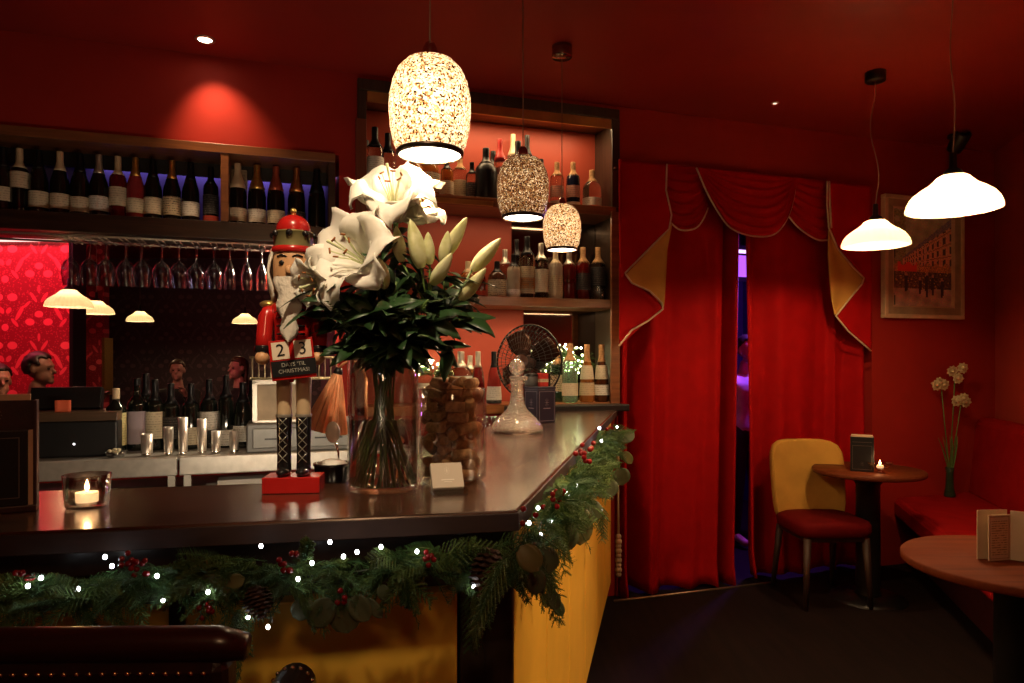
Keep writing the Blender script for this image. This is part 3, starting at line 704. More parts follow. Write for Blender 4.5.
# ------------------------------------------------------------------ nutcracker
NY = 1.485
p = B(293.5, 491); NS = p.y/FPX     # metres per pixel at the nutcracker
t = thing('nutcracker', 'tall red wooden nutcracker holding a Christmas countdown sign on the bar', 'nutcracker', p+V((0, 0, .0005)), .10)
RP = pm('red gloss paint', (.40, .012, .010), .25, var=.12, coat=.4); BP = pm('black gloss paint', (.010, .009, .009), .22, coat=.4)
CRM = pm('cream painted wood', (.52, .38, .23), .45, var=.08); SKN = pm('tan painted wood', (.50, .27, .13), .45, var=.08)
GRNP = pm('olive gold paint', (.20, .17, .07), .4, .3); SILV = pm('silver cord', (.45, .42, .36), .35, .7)
GLD = pm('gold paint', (.60, .40, .12), .3, .8)
def px(v): return v*NS
put('base', MB().bb(px(-27), px(28), -.035, .035, 0, .034), RP, t, bevel=.002)
for sgn, nm in ((-1, 'left'), (1, 'right')):
    cx = px(-9 if sgn < 0 else 10)
    L = put('boot', MB().lathe([(.001, .034), (.014, .034), (.015, .05), (.0145, .09), (.0165, .16), (.0172, .163), (.001, .164)], 20, Matrix.Translation((cx, 0, 0))).ball((cx, -.014, .043), .016, 14, 8, sc=(.85, 1.5, .6)), BP, t)
    mb = MB()
    for k in range(5):
        z = .072+k*.019
        for s2 in (-1, 1):
            mb.tube([(cx+s2*.009*q, -math.sqrt(max(0, .0162**2-(.009*q)**2))-.0005, z+.0095*q) for q in (-1, -.5, 0, .5, 1)], .0008, 5)
    mb.lathe([(.0170, .158), (.0178, .161), (.0170, .1645)], 20, Matrix.Translation((cx, 0, 0)))
    put('laces', mb, SILV, L)
    put('leg', MB().lathe([(.0150, .163), (.0158, .20), (.0172, .262), (.001, .263)], 20, Matrix.Translation((cx, 0, 0))), CRM, t)
tb = put('torso', MB().lathe([(.001, .255), (.036, .256), (.040, .27), (.036, .30), (.041, .36), (.046, .395), (.034, .408), (.001, .409)], 28, sx=1, sy=.8), RP, t)
mb = MB()
for k in range(6):
    z = .30+k*.017
    mb.tube([(.043*sin(a)*.95, -.0345*cos(a)-.0015, z) for a in [(-.75+1.5*j/8) for j in range(9)]], .0028, 6)
put('black_bars', mb, BP, tb)
put('red_tab', MB().bb(-.004, .0045, -.022, -.014, .233, .262), RP, t)
put('neck', MB().lathe([(.02, .405), (.02, .42)], 16), SKN, t)
hd = put('head', MB().lathe([(.001, .415), (.036, .416), (.041, .43), (.042, .50), (.038, .512), (.001, .513)], 28), SKN, t)
mb = MB().ball((0, -.045, .465), .009, 12, 8, sc=(.8, 1.2, 1.3)); put('nose', mb, SKN, hd)
mb = MB()
for s2 in (-1, 1):
    mb.ball((s2*.016, -.0385, .482), .0062, 10, 8, sc=(1, .5, .9)); mb.tube([(s2*.006, -.041, .494), (s2*.016, -.0405, .499), (s2*.026, -.034, .495)], .002, 6)
put('eyes_and_brows', mb, BP, hd)
mb = MB()
for s2 in (-1, 1): mb.tube([(s2*.003, -.046, .450), (s2*.014, -.044, .447), (s2*.026, -.037, .455)], [.0045, .004, .001], 7)
put('moustache', mb, BP, hd)
FUR = pm('white fluffy hair', (.60, .54, .46), .95, var=.15, bump=.6, bscale=130)
mb = MB(); g = []
for i in range(15):
    k = i/14; z = .452-.135*k; w = (.030*(1-.62*k)+.004*sin(k*17))*(1 if i < 14 else .2); dp = .016*(1-.4*k)
    g.append([(w*cos(a)*(1+.10*sin(9*a+k*8)), -.040-.004*k+dp*sin(a)*(1+.10*sin(7*a+k*11)), z) for a in [2*PI*q/28 for q in range(28)]])
put('beard', mb.sheet(g, wrap=True), FUR, hd)
mb = MB(); g = []
for i in range(13):
    k = i/12; z = .512-.105*k; r = .0425+.009*sin(PI*min(1, k*1.1))
    g.append([(r*cos(a)*(1+.05*sin(13*a+k*9)), r*sin(a)*(1+.05*sin(13*a+k*9)), z+.004*sin(9*a)) for a in [-.55+(PI+1.1)*q/30 for q in range(31)]])
put('hair', mb.sheet(g), FUR, hd, solid=.004)
cr = put('crown', MB().lathe([(.042, .508), (.040, .512), (.042, .548), (.044, .55), (.041, .552), (.038, .55)], 28), GRNP, t)
mb = MB()
for k in range(8): mb.ball((.043*cos(2*PI*k/8-PI/2), .043*sin(2*PI*k/8-PI/2), .545), .0072, 10, 8)
put('black_jewels', mb, BP, cr); put('red_brim', MB().lathe([(.043, .505), (.046, .508), (.046, .516), (.043, .519)], 28), RP, cr)
put('dome', MB().ball((0, 0, .556), .036, 24, 14, sc=(1, 1, .95)), RP, t)
k = put('finial', MB().ball((0, 0, .597), .007, 12, 8).lathe([(.006, .588), (.004, .592)], 12), GLD, t)
for sgn in (-1, 1):
    x = px(-27.5 if sgn < 0 else 26)
    a = put('arm', MB().tube([(x*.80, 0, .395), (x*.95, -.004, .37), (x, -.008, .33), (x, -.02, .297)], [.013, .0165, .0165, .0155], 16), RP, t)
    put('cuff', MB().lathe([(.0165, -.006), (.018, -.003), (.018, .005), (.0165, .008)], 18, Matrix.Translation((x, -.0185, .302))), BP, a)
    put('hand', MB().ball((x, -.026, .284), .0145, 16, 10), SKN, a)
    put('epaulette', MB().ball((x*.88, 0, .398), .017, 14, 8, sc=(1.1, 1, .5)), GLD, a)
# the countdown sign
SGM = Matrix.Translation((px(3), -.045, .283)) @ Matrix.Rotation(-.11, 4, 'Y')
sg = put('countdown_sign', MB().bb(-.045, .045, 0, .009, -.043, .040, SGM), RP, t, bevel=.001)
PAP = pm('cream number card', (.66, .55, .42), .7, var=.06)
mb = MB(); mb.bb(-.039, -.004, -.0012, .0005, .0, .036, SGM); mb.bb(.006, .041, -.0012, .0005, .0, .036, SGM); put('number_cards', mb, PAP, sg)
put('black_plate', MB().bb(-.043, .047, -.0025, .0005, -.036, -.003, SGM), BLACK, sg)
def text(nm, s, M, size, mat, parent, ext=.0004, align='CENTER', sp=1.0):
    c = bpy.data.curves.new(nm, 'FONT'); c.body = s; c.size = size; c.extrude = ext; c.align_x = align; c.align_y = 'CENTER'; c.space_character = sp
    c.materials.append(mat)
    tmp = bpy.data.objects.new(nm+'_c', c); COL.objects.link(tmp)
    dg = bpy.context.evaluated_depsgraph_get(); me = bpy.data.meshes.new_from_object(tmp.evaluated_get(dg)); bpy.data.objects.remove(tmp)
    me.transform(M @ Matrix.Rotation(PI/2, 4, 'X'))
    if not me.materials: me.materials.append(mat)
    o = bpy.data.objects.new(nm, me); COL.objects.link(o); o.parent = parent; return o
text('numeral', '2', SGM @ Matrix.Translation((-.0215, -.0018, .018)), .036, BLACK, sg); text('numeral', '3', SGM @ Matrix.Translation((.0235, -.0018, .018)), .036, BLACK, sg)
CHALK = pm('grey print', (.34, .33, .28), .8)
text('lettering', "DAYS 'TIL", SGM @ Matrix.Translation((.002, -.0030, -.0125)), .0115, CHALK, sg, .0002)
text('lettering', 'CHRISTMAS!', SGM @ Matrix.Translation((.002, -.0030, -.0255)), .0115, CHALK, sg, .0002)

# ------------------------------------------------------------------ ramekin, spoon, copper lamp
p = B(332, 481)
t = thing('sugar_ramekin', 'black ramekin heaped with white sugar left of the lily vase', 'ramekin', p+V((0, 0, .0005)))
mb = MB(); 
g = []
for (r, z) in ((.001, .001), (.033, 0), (.036, .004), (.040, .036), (.0425, .037), (.0425, .042), (.039, .042), (.034, .012), (.001, .01)):
    g.append([((r+(.0012*sin(16*2*PI*j/64) if .033 < r < .041 else 0))*cos(2*PI*j/64), (r+(.0012*sin(16*2*PI*j/64) if .033 < r < .041 else 0))*sin(2*PI*j/64), z) for j in range(64)])
put('bowl', mb.sheet(g, wrap=True), BP, t)
put('sugar', MB().lathe([(.0385, .036), (.03, .044), (.015, .050), (.001, .052)], 24), pm('white sugar', (.78, .76, .72), .9, bump=.8, bscale=300), t)
t = thing('teaspoon', 'shiny silver spoon standing in the black sugar ramekin', 'spoon', p+V((.014, 0, .045)))
put('handle', MB().tube([(0, 0, -.012), (.001, 0, .02), (-.006, 0, .045)], [.0022, .0026, .0035], 8), CHROME, t)
put('bowl', MB().ball((-.012, 0, .068), .020, 16, 10, sc=(.85, .3, 1.25)), pm('satin silver', (.82, .78, .70), .4, .35), t)
q = B(366, 466)
t = thing('copper_lamp', 'pleated copper lamp shade tilting between the nutcracker and the lily vase', 'lamp', q)
COP = pm('brushed copper', (.88, .40, .20), .34, .55, var=.12, scale=25)
ly = q.y
def L(px_, py_, dy=0): 
    v = P(px_, py_, ly+dy)-q; return v
ap, bc = L(338, 372), L(325, 430)
ax = (bc-ap); Lc = ax.length; Mx = Matrix.Translation(ap) @ frame_from(ax, V((1, 0, 0)))
g = []
for i in range(9):
    k = i/8; r = .010+(.056-.010)*k
    g.append([((r*(1+.07*(1 if j % 2 else -1)*min(1, k*3)))*cos(2*PI*j/40), (r*(1+.07*(1 if j % 2 else -1)*min(1, k*3)))*sin(2*PI*j/40), Lc*k) for j in range(40)])
sh = put('shade', MB().sheet(g, Mx, smooth=False, wrap=True), COP, t, solid=.0012)
put('shade_cap', MB().lathe([(.001, -.012), (.009, -.012), (.013, 0), (.012, .006)], 18, Mx), BLACKM, t)
put('arm', MB().tube([ap-ax.normalized()*.01, L(343, 364), L(350, 360), L(362, 364), L(366, 380)], .0035, 8), COP, t)
put('post', MB().tube([L(366, 378), (0, 0, .004)], .004, 10), COP, t)
put('base', MB().lathe([(.001, .012), (.03, .010), (.034, .004), (.034, 0)], 24), COP, t)

# ------------------------------------------------------------------ decanter
p = B(517, 432)
DY = p.y/FPX
t = thing('crystal_decanter', 'cut crystal ship decanter with round stopper standing on the bar', 'decanter', p+V((0, 0, .0005)))
CRY, nt, n, l, b = newmat('cut crystal')
b.inputs['Base Color'].default_value = (.88, .80, .70, 1); b.inputs['Transmission Weight'].default_value = .82; b.inputs['Coat Weight'].default_value = .6; b.inputs['Roughness'].default_value = .05; b.inputs['IOR'].default_value = 1.5
tc = n.new('ShaderNodeTexCoord'); vr = n.new('ShaderNodeTexVoronoi'); vr.inputs['Scale'].default_value = 95; l.new(tc.outputs['Object'], vr.inputs['Vector'])
bp = n.new('ShaderNodeBump'); bp.inputs['Strength'].default_value = .9; bp.inputs['Distance'].default_value = .004; l.new(vr.outputs['Distance'], bp.inputs['Height']); l.new(bp.outputs['Normal'], b.inputs['Normal'])
prof = [(.001, .001), (.088, 0), (.100, .006), (.102, .016), (.092, .035), (.066, .062), (.040, .088), (.028, .115), (.024, .15), (.022, .18), (.026, .188), (.023, .192), (.028, .205), (.031, .214), (.027, .216), (.02, .2)]
ft = []
for (r, z) in prof: ft.append((r, z))
put('body', MB().lathe(ft, 48), CRY, t)
put('neck_ring', MB().lathe([(.025, .186), (.030, .190), (.025, .194)], 24), CRY, t)
put('stopper', MB().ball((0, 0, .252), .031, 18, 12, sc=(1, .55, 1.05)).lathe([(.014, .205), (.012, .222), (.015, .228)], 16), CRY, t)
put('side_lip', MB().ball((.031, 0, .209), .012, 10, 8, sc=(1.1, .8, .8)), CRY, t)
# ------------------------------------------------------------------ navy gift box
p = B(540, 422)
t = thing('navy_box', 'small navy box with silver borders and crest on the bar behind the decanter', 'box', p+V((0, 0, .0005)), .62)
NAVY = pm('navy card', (.016, .014, .034), .4, var=.1)
hb = .16; wx = .10; wy = .10
bx = put('body', MB().bb(-wx/2, wx/2, -wy/2, wy/2, 0, hb-.012), NAVY, t, bevel=.002)
put('lid', MB().bb(-wx/2-.001, wx/2+.001, -wy/2-.001, wy/2+.001, hb-.012, hb), NAVY, t, bevel=.002)
SIL = pm('silver print', (.35, .32, .36), .4, .6)
mb = MB()
for M in (Matrix.Identity(4), Matrix.Rotation(-PI/2, 4, 'Z')):
    y = -wy/2-.0006
    for (x0, x1, z0, z1) in ((-.043, .043, .008, .0095), (-.043, .043, .138, .1395), (-.043, -.0415, .008, .1395), (.0415, .043, .008, .1395)): mb.bb(x0, x1, y, y+.0006, z0, z1, M)
    sub = MB(); emblem(sub, 0, .09, .02, y+.0006); mb.add(sub.v, sub.f, False, M)
    mb.bb(-.02, .02, y, y+.0006, .062, .066, M)
put('silver_print', mb, SIL, bx)
# small red and dark tins on the box
t = thing('red_carton', 'small red and dark carton on the navy box under the fan', 'carton', p+V((.012, .0, hb+.001)), .3)
put('body', MB().bb(-.02, .02, -.02, .02, 0, .06), pm('red carton', (.45, .03, .02), .5, var=.3, scale=60), t, bevel=.001); put('band', MB().bb(-.0205, .0205, -.0205, .0205, .02, .034), TAN, t)
t = thing('grey_canister', 'squat grey canister on the navy box under the fan', 'canister', p+V((-.038, .012, hb+.001)))
put('body', MB().lathe([(.001, 0), (.03, 0), (.031, .045)], 24), GREY, t); put('lid', MB().lathe([(.032, .045), (.032, .056), (.001, .058)], 24), BLACKM, t)

# ------------------------------------------------------------------ fan on the bar end
fc = P(526, 362, 3.55)
t = thing('desk_fan', 'black desk fan with wire grille behind the decanter', 'fan', V((fc.x+.03, fc.y+.06, ZBAR)), -.55)
put('base', MB().lathe([(.001, .02), (.05, .018), (.08, .008), (.083, 0), (.001, 0)], 28), BLACKM, t)
put('stand', MB().tube([(0, 0, .015), (0, .03, .10), (0, .05, fc.z-ZBAR)], [.014, .012, .012], 12), BLACKM, t)
cz = fc.z-ZBAR; R = .19
put('motor', MB().lathe([(.001, -.10), (.04, -.09), (.05, -.06), (.05, -.01), (.03, 0), (.001, .0)], 24, Matrix.Translation((0, 0, cz)) @ Matrix.Rotation(PI/2, 4, 'X')), BLACKM, t)
hub = put('hub', MB().lathe([(.001, .035), (.03, .028), (.038, 0), (.001, -.002)], 24, Matrix.Translation((0, -.015, cz)) @ Matrix.Rotation(PI/2, 4, 'X')), pm('brown hub', (.05, .02, .012), .3), t)
for k in range(4):
    a0 = k*PI/2+.5; g = []
    for i in range(7):
        r = .03+(.145)*i/6; wd = .35+.35*sin(PI*min(1, i/6+.1))
        g.append([(r*cos(a0+wd*(j/6-.5)*2*.8), -.03-.045*(j/6-.5), cz+r*sin(a0+wd*(j/6-.5)*2*.8)) for j in range(7)])
    put('blade', MB().sheet(g), pm('dark bronze blade', (.07, .028, .016), .22, .6), t, solid=.002)
mb = MB()
def ring(r, y, rr): mb.tube([(r*cos(2*PI*q/48), y, cz+r*sin(2*PI*q/48)) for q in range(49)], rr, 6, caps=False)
ring(R, -.03, .005)
for r in (.16, .13, .10, .07, .045): ring(r, -.03-.075*math.sqrt(max(0, 1-(r/R)**2)), .0014); ring(r, -.03+.06*math.sqrt(max(0, 1-(r/R)**2)), .0014)
for k in range(48):
    a = 2*PI*k/48
    for s2 in (-1, 1):
        mb.tube([(r*cos(a), -.03+s2*(.075 if s2 < 0 else .06)*math.sqrt(max(0, 1-(r/R)**2)), cz+r*sin(a)) for r in (.04, .1, .15, .178, R)], .0013, 4)
put('grille', mb, BLACKM, t)
put('badge', MB().lathe([(.001, .004), (.036, .002), (.038, 0)], 24, Matrix.Translation((0, -.105, cz)) @ Matrix.Rotation(PI/2, 4, 'X')), pm('brown hub', (.05, .02, .012), .3), t)
# ================================================================== LILY VASE
vb = B(383, 488.5); vR, vH = .0755, .292
VY = vb.y
t = thing('glass_vase', 'tall clear cylinder vase half full of water holding white lilies on the bar', 'vase', vb+V((0, 0, .0005)))
put('cylinder', MB().lathe([(.001, .0), (vR-.004, 0), (vR, .006), (vR, vH-.002), (vR-.0015, vH), (vR-.003, vH-.002), (vR-.003, .012), (.001, .010)], 48), thinglass('vase glass', (.95, .95, .93), .8), t)
wm, nt, n, l, b = newmat('vase water'); b.inputs['Base Color'].default_value = (.97, .93, .90, 1); b.inputs['Transmission Weight'].default_value = 1; b.inputs['Roughness'].default_value = .01; b.inputs['IOR'].default_value = 1.33
nz = n.new('ShaderNodeTexNoise'); nz.inputs['Scale'].default_value = 6; bp = n.new('ShaderNodeBump'); bp.inputs['Strength'].default_value = .02; l.new(nz.outputs['Fac'], bp.inputs['Height']); l.new(bp.outputs['Normal'], b.inputs['Normal'])
put('water', MB().lathe([(.001, .0125), (vR-.0034, .0125), (vR-.0034, .150), (.001, .150)], 48), wm, t)

def petalmat(name, c0, c1, tr=.25):
    m, nt, n, l, b = newmat(name)
    tc = n.new('ShaderNodeTexCoord'); wv = n.new('ShaderNodeTexNoise'); wv.inputs['Scale'].default_value = 40
    l.new(tc.outputs['Object'], wv.inputs['Vector']); cr = n.new('ShaderNodeValToRGB')
    cr.color_ramp.elements[0].color = c0+(1,); cr.color_ramp.elements[1].color = c1+(1,); cr.color_ramp.elements[0].position = .35; cr.color_ramp.elements[1].position = .65
    l.new(wv.outputs['Fac'], cr.inputs['Fac']); l.new(cr.outputs['Color'], b.inputs['Base Color']); b.inputs['Roughness'].default_value = .5
    tl = n.new('ShaderNodeBsdfTranslucent'); l.new(cr.outputs['Color'], tl.inputs['Color']); mx = n.new('ShaderNodeMixShader'); mx.inputs['Fac'].default_value = tr
    l.new(b.outputs[0], mx.inputs[1]); l.new(tl.outputs[0], mx.inputs[2]); l.new(mx.outputs[0], n['Material Output'].inputs['Surface']); return m
PETAL = petalmat('white lily petal', (.86, .83, .75), (.92, .89, .82)); BUD = petalmat('pale green lily bud', (.58, .58, .26), (.74, .73, .46), .15)
STEMM = pm('green stem', (.09, .16, .035), .5, var=.25, scale=30); LEAFM = pm('dark lily leaf', (.017, .046, .013), .42, var=.35, scale=14, spec=.5)
FERN = pm('grey-green fern', (.10, .15, .06), .6, var=.3); ANTH = pm('rust anther', (.30, .10, .02), .8); STAM = pm('pale filament', (.62, .66, .36), .5)
random.seed(11)
def petal(mb, M, L, wd, ph, flare, curl, ruff=.006):
    g = []
    for i in range(13):
        k = i/12
        ang = .25+flare*k**1.1                       # angle away from the flower axis
        # integrate the spine
        r = h = 0
        for q in range(24):
            kk = k*(q+.5)/24; a = .22+flare*kk**1.2+curl*max(0, kk-.62)**1.4*6
            r += sin(a)*k/24; h += cos(a)*k/24
        a = .22+flare*k**1.2+curl*max(0, k-.62)**1.4*6
        w = wd*(sin(PI*min(1, .06+.94*k**.85))**.75)*(1 if k < .98 else .3)
        rowp = []
        for j in range(9):
            s = -1+j/4
            lift = .22*w*abs(s)**1.6 + ruff*(s*s)*sin(11*k+ph+(2.1 if s < 0 else 0))*min(1, k*3) - .0035*max(0, 1-abs(s)*3)
            # petal surface normal in the r-h plane points to the inside of the flower
            nr, nh = -cos(a), sin(a)
            rowp.append((.006+L*r+nr*lift, s*w, L*h+nh*lift))
        g.append(rowp)
    mb.sheet(g, M)
def bloom(parent, c, axis, L, flare=1.25, curl=.5, spin=0.0, mat=PETAL):
    F0 = Matrix.Translation(c-V(axis).normalized()*L*.42) @ frame_from(axis)
    for k in range(6):
        mb = MB(); M = F0 @ Matrix.Rotation(spin+k*PI/3+random.uniform(-.08, .08), 4, 'Z')
        petal(mb, M, L*random.uniform(.95, 1.06), L*(.37 if k % 2 else .28), random.uniform(0, 6), flare*random.uniform(.85, 1.15)*(1 if k % 2 else 1.08), curl*random.uniform(.7, 1.5), .085*L)
        put('petal', mb, mat, parent, solid=.0008)
    for k in range(6):
        a = k*PI/3+.4; mb = MB(); e = V((.024*cos(a), .024*sin(a), L*.66))
        mb.tube([F0 @ V((.003*cos(a), .003*sin(a), .01)), F0 @ V((.010*cos(a), .010*sin(a), L*.40)), F0 @ e], .0014, 6)
        s = put('stamen', mb, STAM, parent)
        put('anther', MB().tube([F0 @ (e+V((-.006*sin(a), .006*cos(a), .001))), F0 @ (e+V((.006*sin(a), -.006*cos(a), .001)))], .002, 6), ANTH, s)
    put('pistil', MB().tube([F0 @ V((0, 0, .01)), F0 @ V((0, .002, L*.5)), F0 @ V((.004, .004, L*.85))], [.002, .0016, .003], 6), STAM, parent)
def bud(parent, tip, base, rad, mat=BUD):
    ax = tip-base; Lh = ax.length; M = Matrix.Translation(base) @ frame_from(ax); mb = MB(); g = []
    for i in range(13):
        k = i/12; r = 1.3*rad*(sin(PI*(.10+.86*k**.9))**.8)*(1-.25*k) if k < 1 else .0008
        g.append([(r*(1+.10*cos(3*a))*cos(a), r*(1+.10*cos(3*a))*sin(a), Lh*k) for a in [2*PI*j/24 for j in range(24)]])
    put('bud', mb.sheet(g, M, wrap=True), mat, parent)
def leaf(mb, b, d, up, L, w, bend=.3, seg=7):
    d = V(d).normalized(); s = d.cross(V(up)); s = s.normalized() if s.length > 1e-3 else V((1, 0, 0)); nn = s.cross(d); g = []
    for i in range(seg):
        k = i/(seg-1); ww = w*sin(PI*(.04+.94*k))**.8*(1-.25*k); p = V(b)+d*(L*k)-nn*(bend*L*k*k)
        g.append([p-s*ww+nn*ww*.25, p, p+s*ww+nn*ww*.25])
    mb.sheet(g)
ib = vb+V((0, 0, .014))
def stempath(ph, top, rimr=.035):
    """from the vase floor, through the crossing, out over the rim to top"""
    a = vb+V((.060*cos(ph), .060*sin(ph), .016)); cr_ = random.uniform(.0, .032); ca_ = random.uniform(0, 6.28); c = vb+V((cr_*cos(ca_), cr_*sin(ca_), random.uniform(.13, .20)))
    r = vb+V((-rimr*cos(ph)*.8, -rimr*sin(ph)*.8, vH+.005)); pts = [a, a.lerp(c, .5), c, c.lerp(r, .55), r]
    m = r.lerp(top, .55); m.z = max(m.z, r.z+.5*(top.z-r.z)); m.z += .012
    return pts+[m, top]
G_L = 'lily stems in the vase'
def lily(label, ph, c, axis, L, buds=(), **k):
    t = thing('white_lily', label, 'lily', (0, 0, 0), 0, G_L)
    base = c-V(axis).normalized()*L*.42
    put('stem', MB().tube(stempath(ph, base), .0034, 8), STEMM, t)
    bloom(t, c, axis, L, **k)
    for (tp, bs, r) in buds:
        put('bud_stalk', MB().tube([base.lerp(bs, -.1), base.lerp(bs, .5)-V((0, 0, .012)), bs], .0022, 6), STEMM, t); bud(t, tp, bs, r)
    mb = MB()
    for q in range(9):
        f = q/9; p = base+V((random.uniform(-.02, .02), random.uniform(-.03, .02), -.02-.09*f)); a = random.uniform(0, 2*PI)
        leaf(mb, p, (cos(a), sin(a)*.8, random.uniform(-.5, .3)), (0, 0, 1), random.uniform(.07, .11), .013)
    put('leaves', mb, LEAFM, t, solid=.0006); return t
lily('large open white lily facing left in front of the vase bouquet', 2.2, P(352, 254, 1.41), (-.42, -.80, .28), .16, flare=1.6, curl=1.1, spin=.3,
     buds=[(P(379, 258, 1.39), P(385, 288, 1.42), .0125)])
lily('brightly lit white lily at the top of the bouquet under the large pendant', 4.0, P(392, 193, 1.50), (.02, -.60, .70), .16, flare=1.5, curl=1.1, spin=.55)
lily('shaded white lily drooping at the left of the bouquet beside the nutcracker face', 1.0, P(315, 282, 1.43), (-.60, -.70, -.30), .085, flare=1.0, curl=.5, spin=0)
lily('white lily seen side-on just right of the top lily', 5.1, P(415, 205, 1.54), (.78, -.30, .45), .115, flare=1.0, curl=.7, spin=.2)
def budstem(label, ph, top, buds):
    t = thing('lily_buds', label, 'lily', (0, 0, 0), 0, 'lily bud stems in the vase')
    put('stem', MB().tube(stempath(ph, top), .0032, 8), STEMM, t); mb = MB()
    for (tp, bs, r) in buds:
        put('bud_stalk', MB().tube([top, top.lerp(bs, .5)-V((0, 0, .006)), bs], .0022, 6), STEMM, t); bud(t, tp, bs, r)
        for q in range(2):
            a = random.uniform(0, 2*PI); leaf(mb, bs.lerp(top, .3+.4*q), (cos(a), sin(a), .1), (0, 0, 1), .08, .012)
    put('leaves', mb, LEAFM, t, solid=.0006)
budstem('cluster of closed green-white lily buds in the middle of the bouquet', .2, P(428, 305, 1.50),
        [(P(410, 219, 1.44), P(421, 268, 1.46), .0155), (P(428, 232, 1.45), P(430, 264, 1.47), .011), (P(452, 253, 1.44), P(432, 284, 1.47), .0125), (P(396, 226, 1.5), P(402, 262, 1.5), .012)])
budstem('spray of four pale lily buds pointing up to the right of the bouquet', 3.3, P(446, 312, 1.54),
        [(P(467, 217, 1.50), P(442, 258, 1.53), .0135), (P(448, 231, 1.48), P(443, 263, 1.5), .011), (P(501, 238, 1.52), P(472, 270, 1.53), .0135), (P(486, 268, 1.50), P(460, 300, 1.52), .0125)])
def sprig(label, ph, top, nleaf, Ll, name='leafy_sprig', fern=False):
    t = thing(name, label, 'foliage', (0, 0, 0), 0, 'green sprigs in the vase')
    path = stempath(ph, top); put('stem', MB().tube(path, .0026, 7), STEMM, t); mb = MB()
    r, m, e = path[-3:]
    for q in range(nleaf):
        f = (q+.5)/nleaf; p = r.lerp(m, f*2) if f < .5 else m.lerp(e, f*2-1)
        d0 = (e-r).normalized(); a = random.uniform(0, 2*PI); o = V((cos(a), sin(a), random.uniform(-.7, .7)))
        if not fern: leaf(mb, p, d0*.6+o, (random.uniform(-.5, .5), -.6, .6), Ll*random.uniform(.6, 1.0), Ll*.19, .45)
        else:
            for w in range(10):
                k = w/10; pp = p+(d0*.4+o)*.055*k
                for s2 in (-1, 1): leaf(mb, pp, (d0*.4+o)+V((0, 0, 1)).cross(o)*s2*1.1, (0, 0, 1), .016*(1-.5*k), .0028, .2, 4)
    put('leaves', mb, FERN if fern else LEAFM, t, solid=.0006)
for (lb, ph, px_, py_, Y, nl, ll) in (
    ('dark leafy sprig at the left of the bouquet beside the nutcracker beard', .6, 324, 318, 1.47, 20, .075),
    ('dark leafy sprig hanging low at the left over the vase rim', 1.5, 348, 350, 1.43, 18, .07),
    ('dark leafy sprig at the centre front of the bouquet below the facing lily', 1.9, 372, 312, 1.40, 22, .10),
    ('dark leafy sprig low at the centre over the front of the vase', 2.7, 402, 345, 1.41, 20, .09),
    ('dark leafy sprig right of centre under the closed buds', 3.6, 432, 322, 1.44, 22, .10),
    ('dark leafy sprig reaching right under the lowest bud', 4.3, 474, 318, 1.50, 20, .095),
    ('dark leafy sprig drooping at the lower right of the bouquet', 4.8, 452, 352, 1.47, 18, .09),
    ('dark leafy sprig behind the bouquet between the lilies', 5.5, 390, 282, 1.58, 22, .11),
    ('dark leafy sprig behind the right-hand buds', 6.0, 455, 285, 1.60, 16, .09),
    ('dark leafy sprig behind the left lily', .1, 335, 298, 1.56, 20, .10),
    ('dark leafy sprig rising between the facing lily and the buds', 2.4, 396, 282, 1.46, 22, .10),
    ('dark leafy sprig rising under the middle buds', 3.9, 424, 278, 1.52, 20, .095),
    ('dark leafy sprig at the far right beneath the highest right-hand bud', 3.4, 474, 292, 1.55, 20, .095),
    ('dark leafy sprig at the left front under the shaded lily', 1.2, 330, 298, 1.42, 20, .08),
    ('dark leafy sprig at the front under the drooping bud', 2.0, 388, 318, 1.38, 20, .10)):
    sprig(lb, ph, P(px_, py_, Y), nl, ll)
for (lb, ph, px_, py_, Y) in (('feathery grey-green fern sprig at the right front of the bouquet', 3.0, 428, 300, 1.40), ('feathery fern sprig at the lower left front of the bouquet', 1.7, 345, 322, 1.40), ('feathery fern sprig low at the right above the vase rim', 4.0, 440, 335, 1.43)):
    sprig(lb, ph, P(px_, py_, Y), 9, .05, 'fern_sprig', True)

# ================================================================== JAR OF CORKS
jb = B(452, 480.5); jb.z = ZBAR; jR, jH = .080, .215
t = thing('cork_jar', 'clear glass jar heaped with wine corks on the bar right of the lilies', 'jar', jb+V((0, 0, .0005)))
put('jar', MB().lathe([(.001, 0), (jR-.012, 0), (jR, .012), (jR, jH-.003), (jR-.002, jH), (jR-.004, jH-.003), (jR-.004, .014), (jR-.014, .005), (.001, .004)], 40), thinglass('jar glass', (.95, .93, .90), .7), t)
import numpy as np
rng = np.random.default_rng(5); rc, lc = .0118, .044
cm = []
for k, c in enumerate(((.52, .30, .14), (.62, .38, .19), (.44, .22, .09), (.60, .33, .17))):
    cm.append(MB().lathe([(.001, -lc/2), (rc-.001, -lc/2), (rc, -lc/2+.001), (rc, lc/2-.001), (rc-.001, lc/2), (.001, lc/2)], 16).mesh('cork_body', pm('wine cork %s' % 'abcd'[k], c, .85, var=.3, scale=120, bump=.4, bscale=220)))
S = np.zeros((0, 3)); off = np.linspace(-lc/2+rc*.8, lc/2-rc*.8, 4)
nck = 0
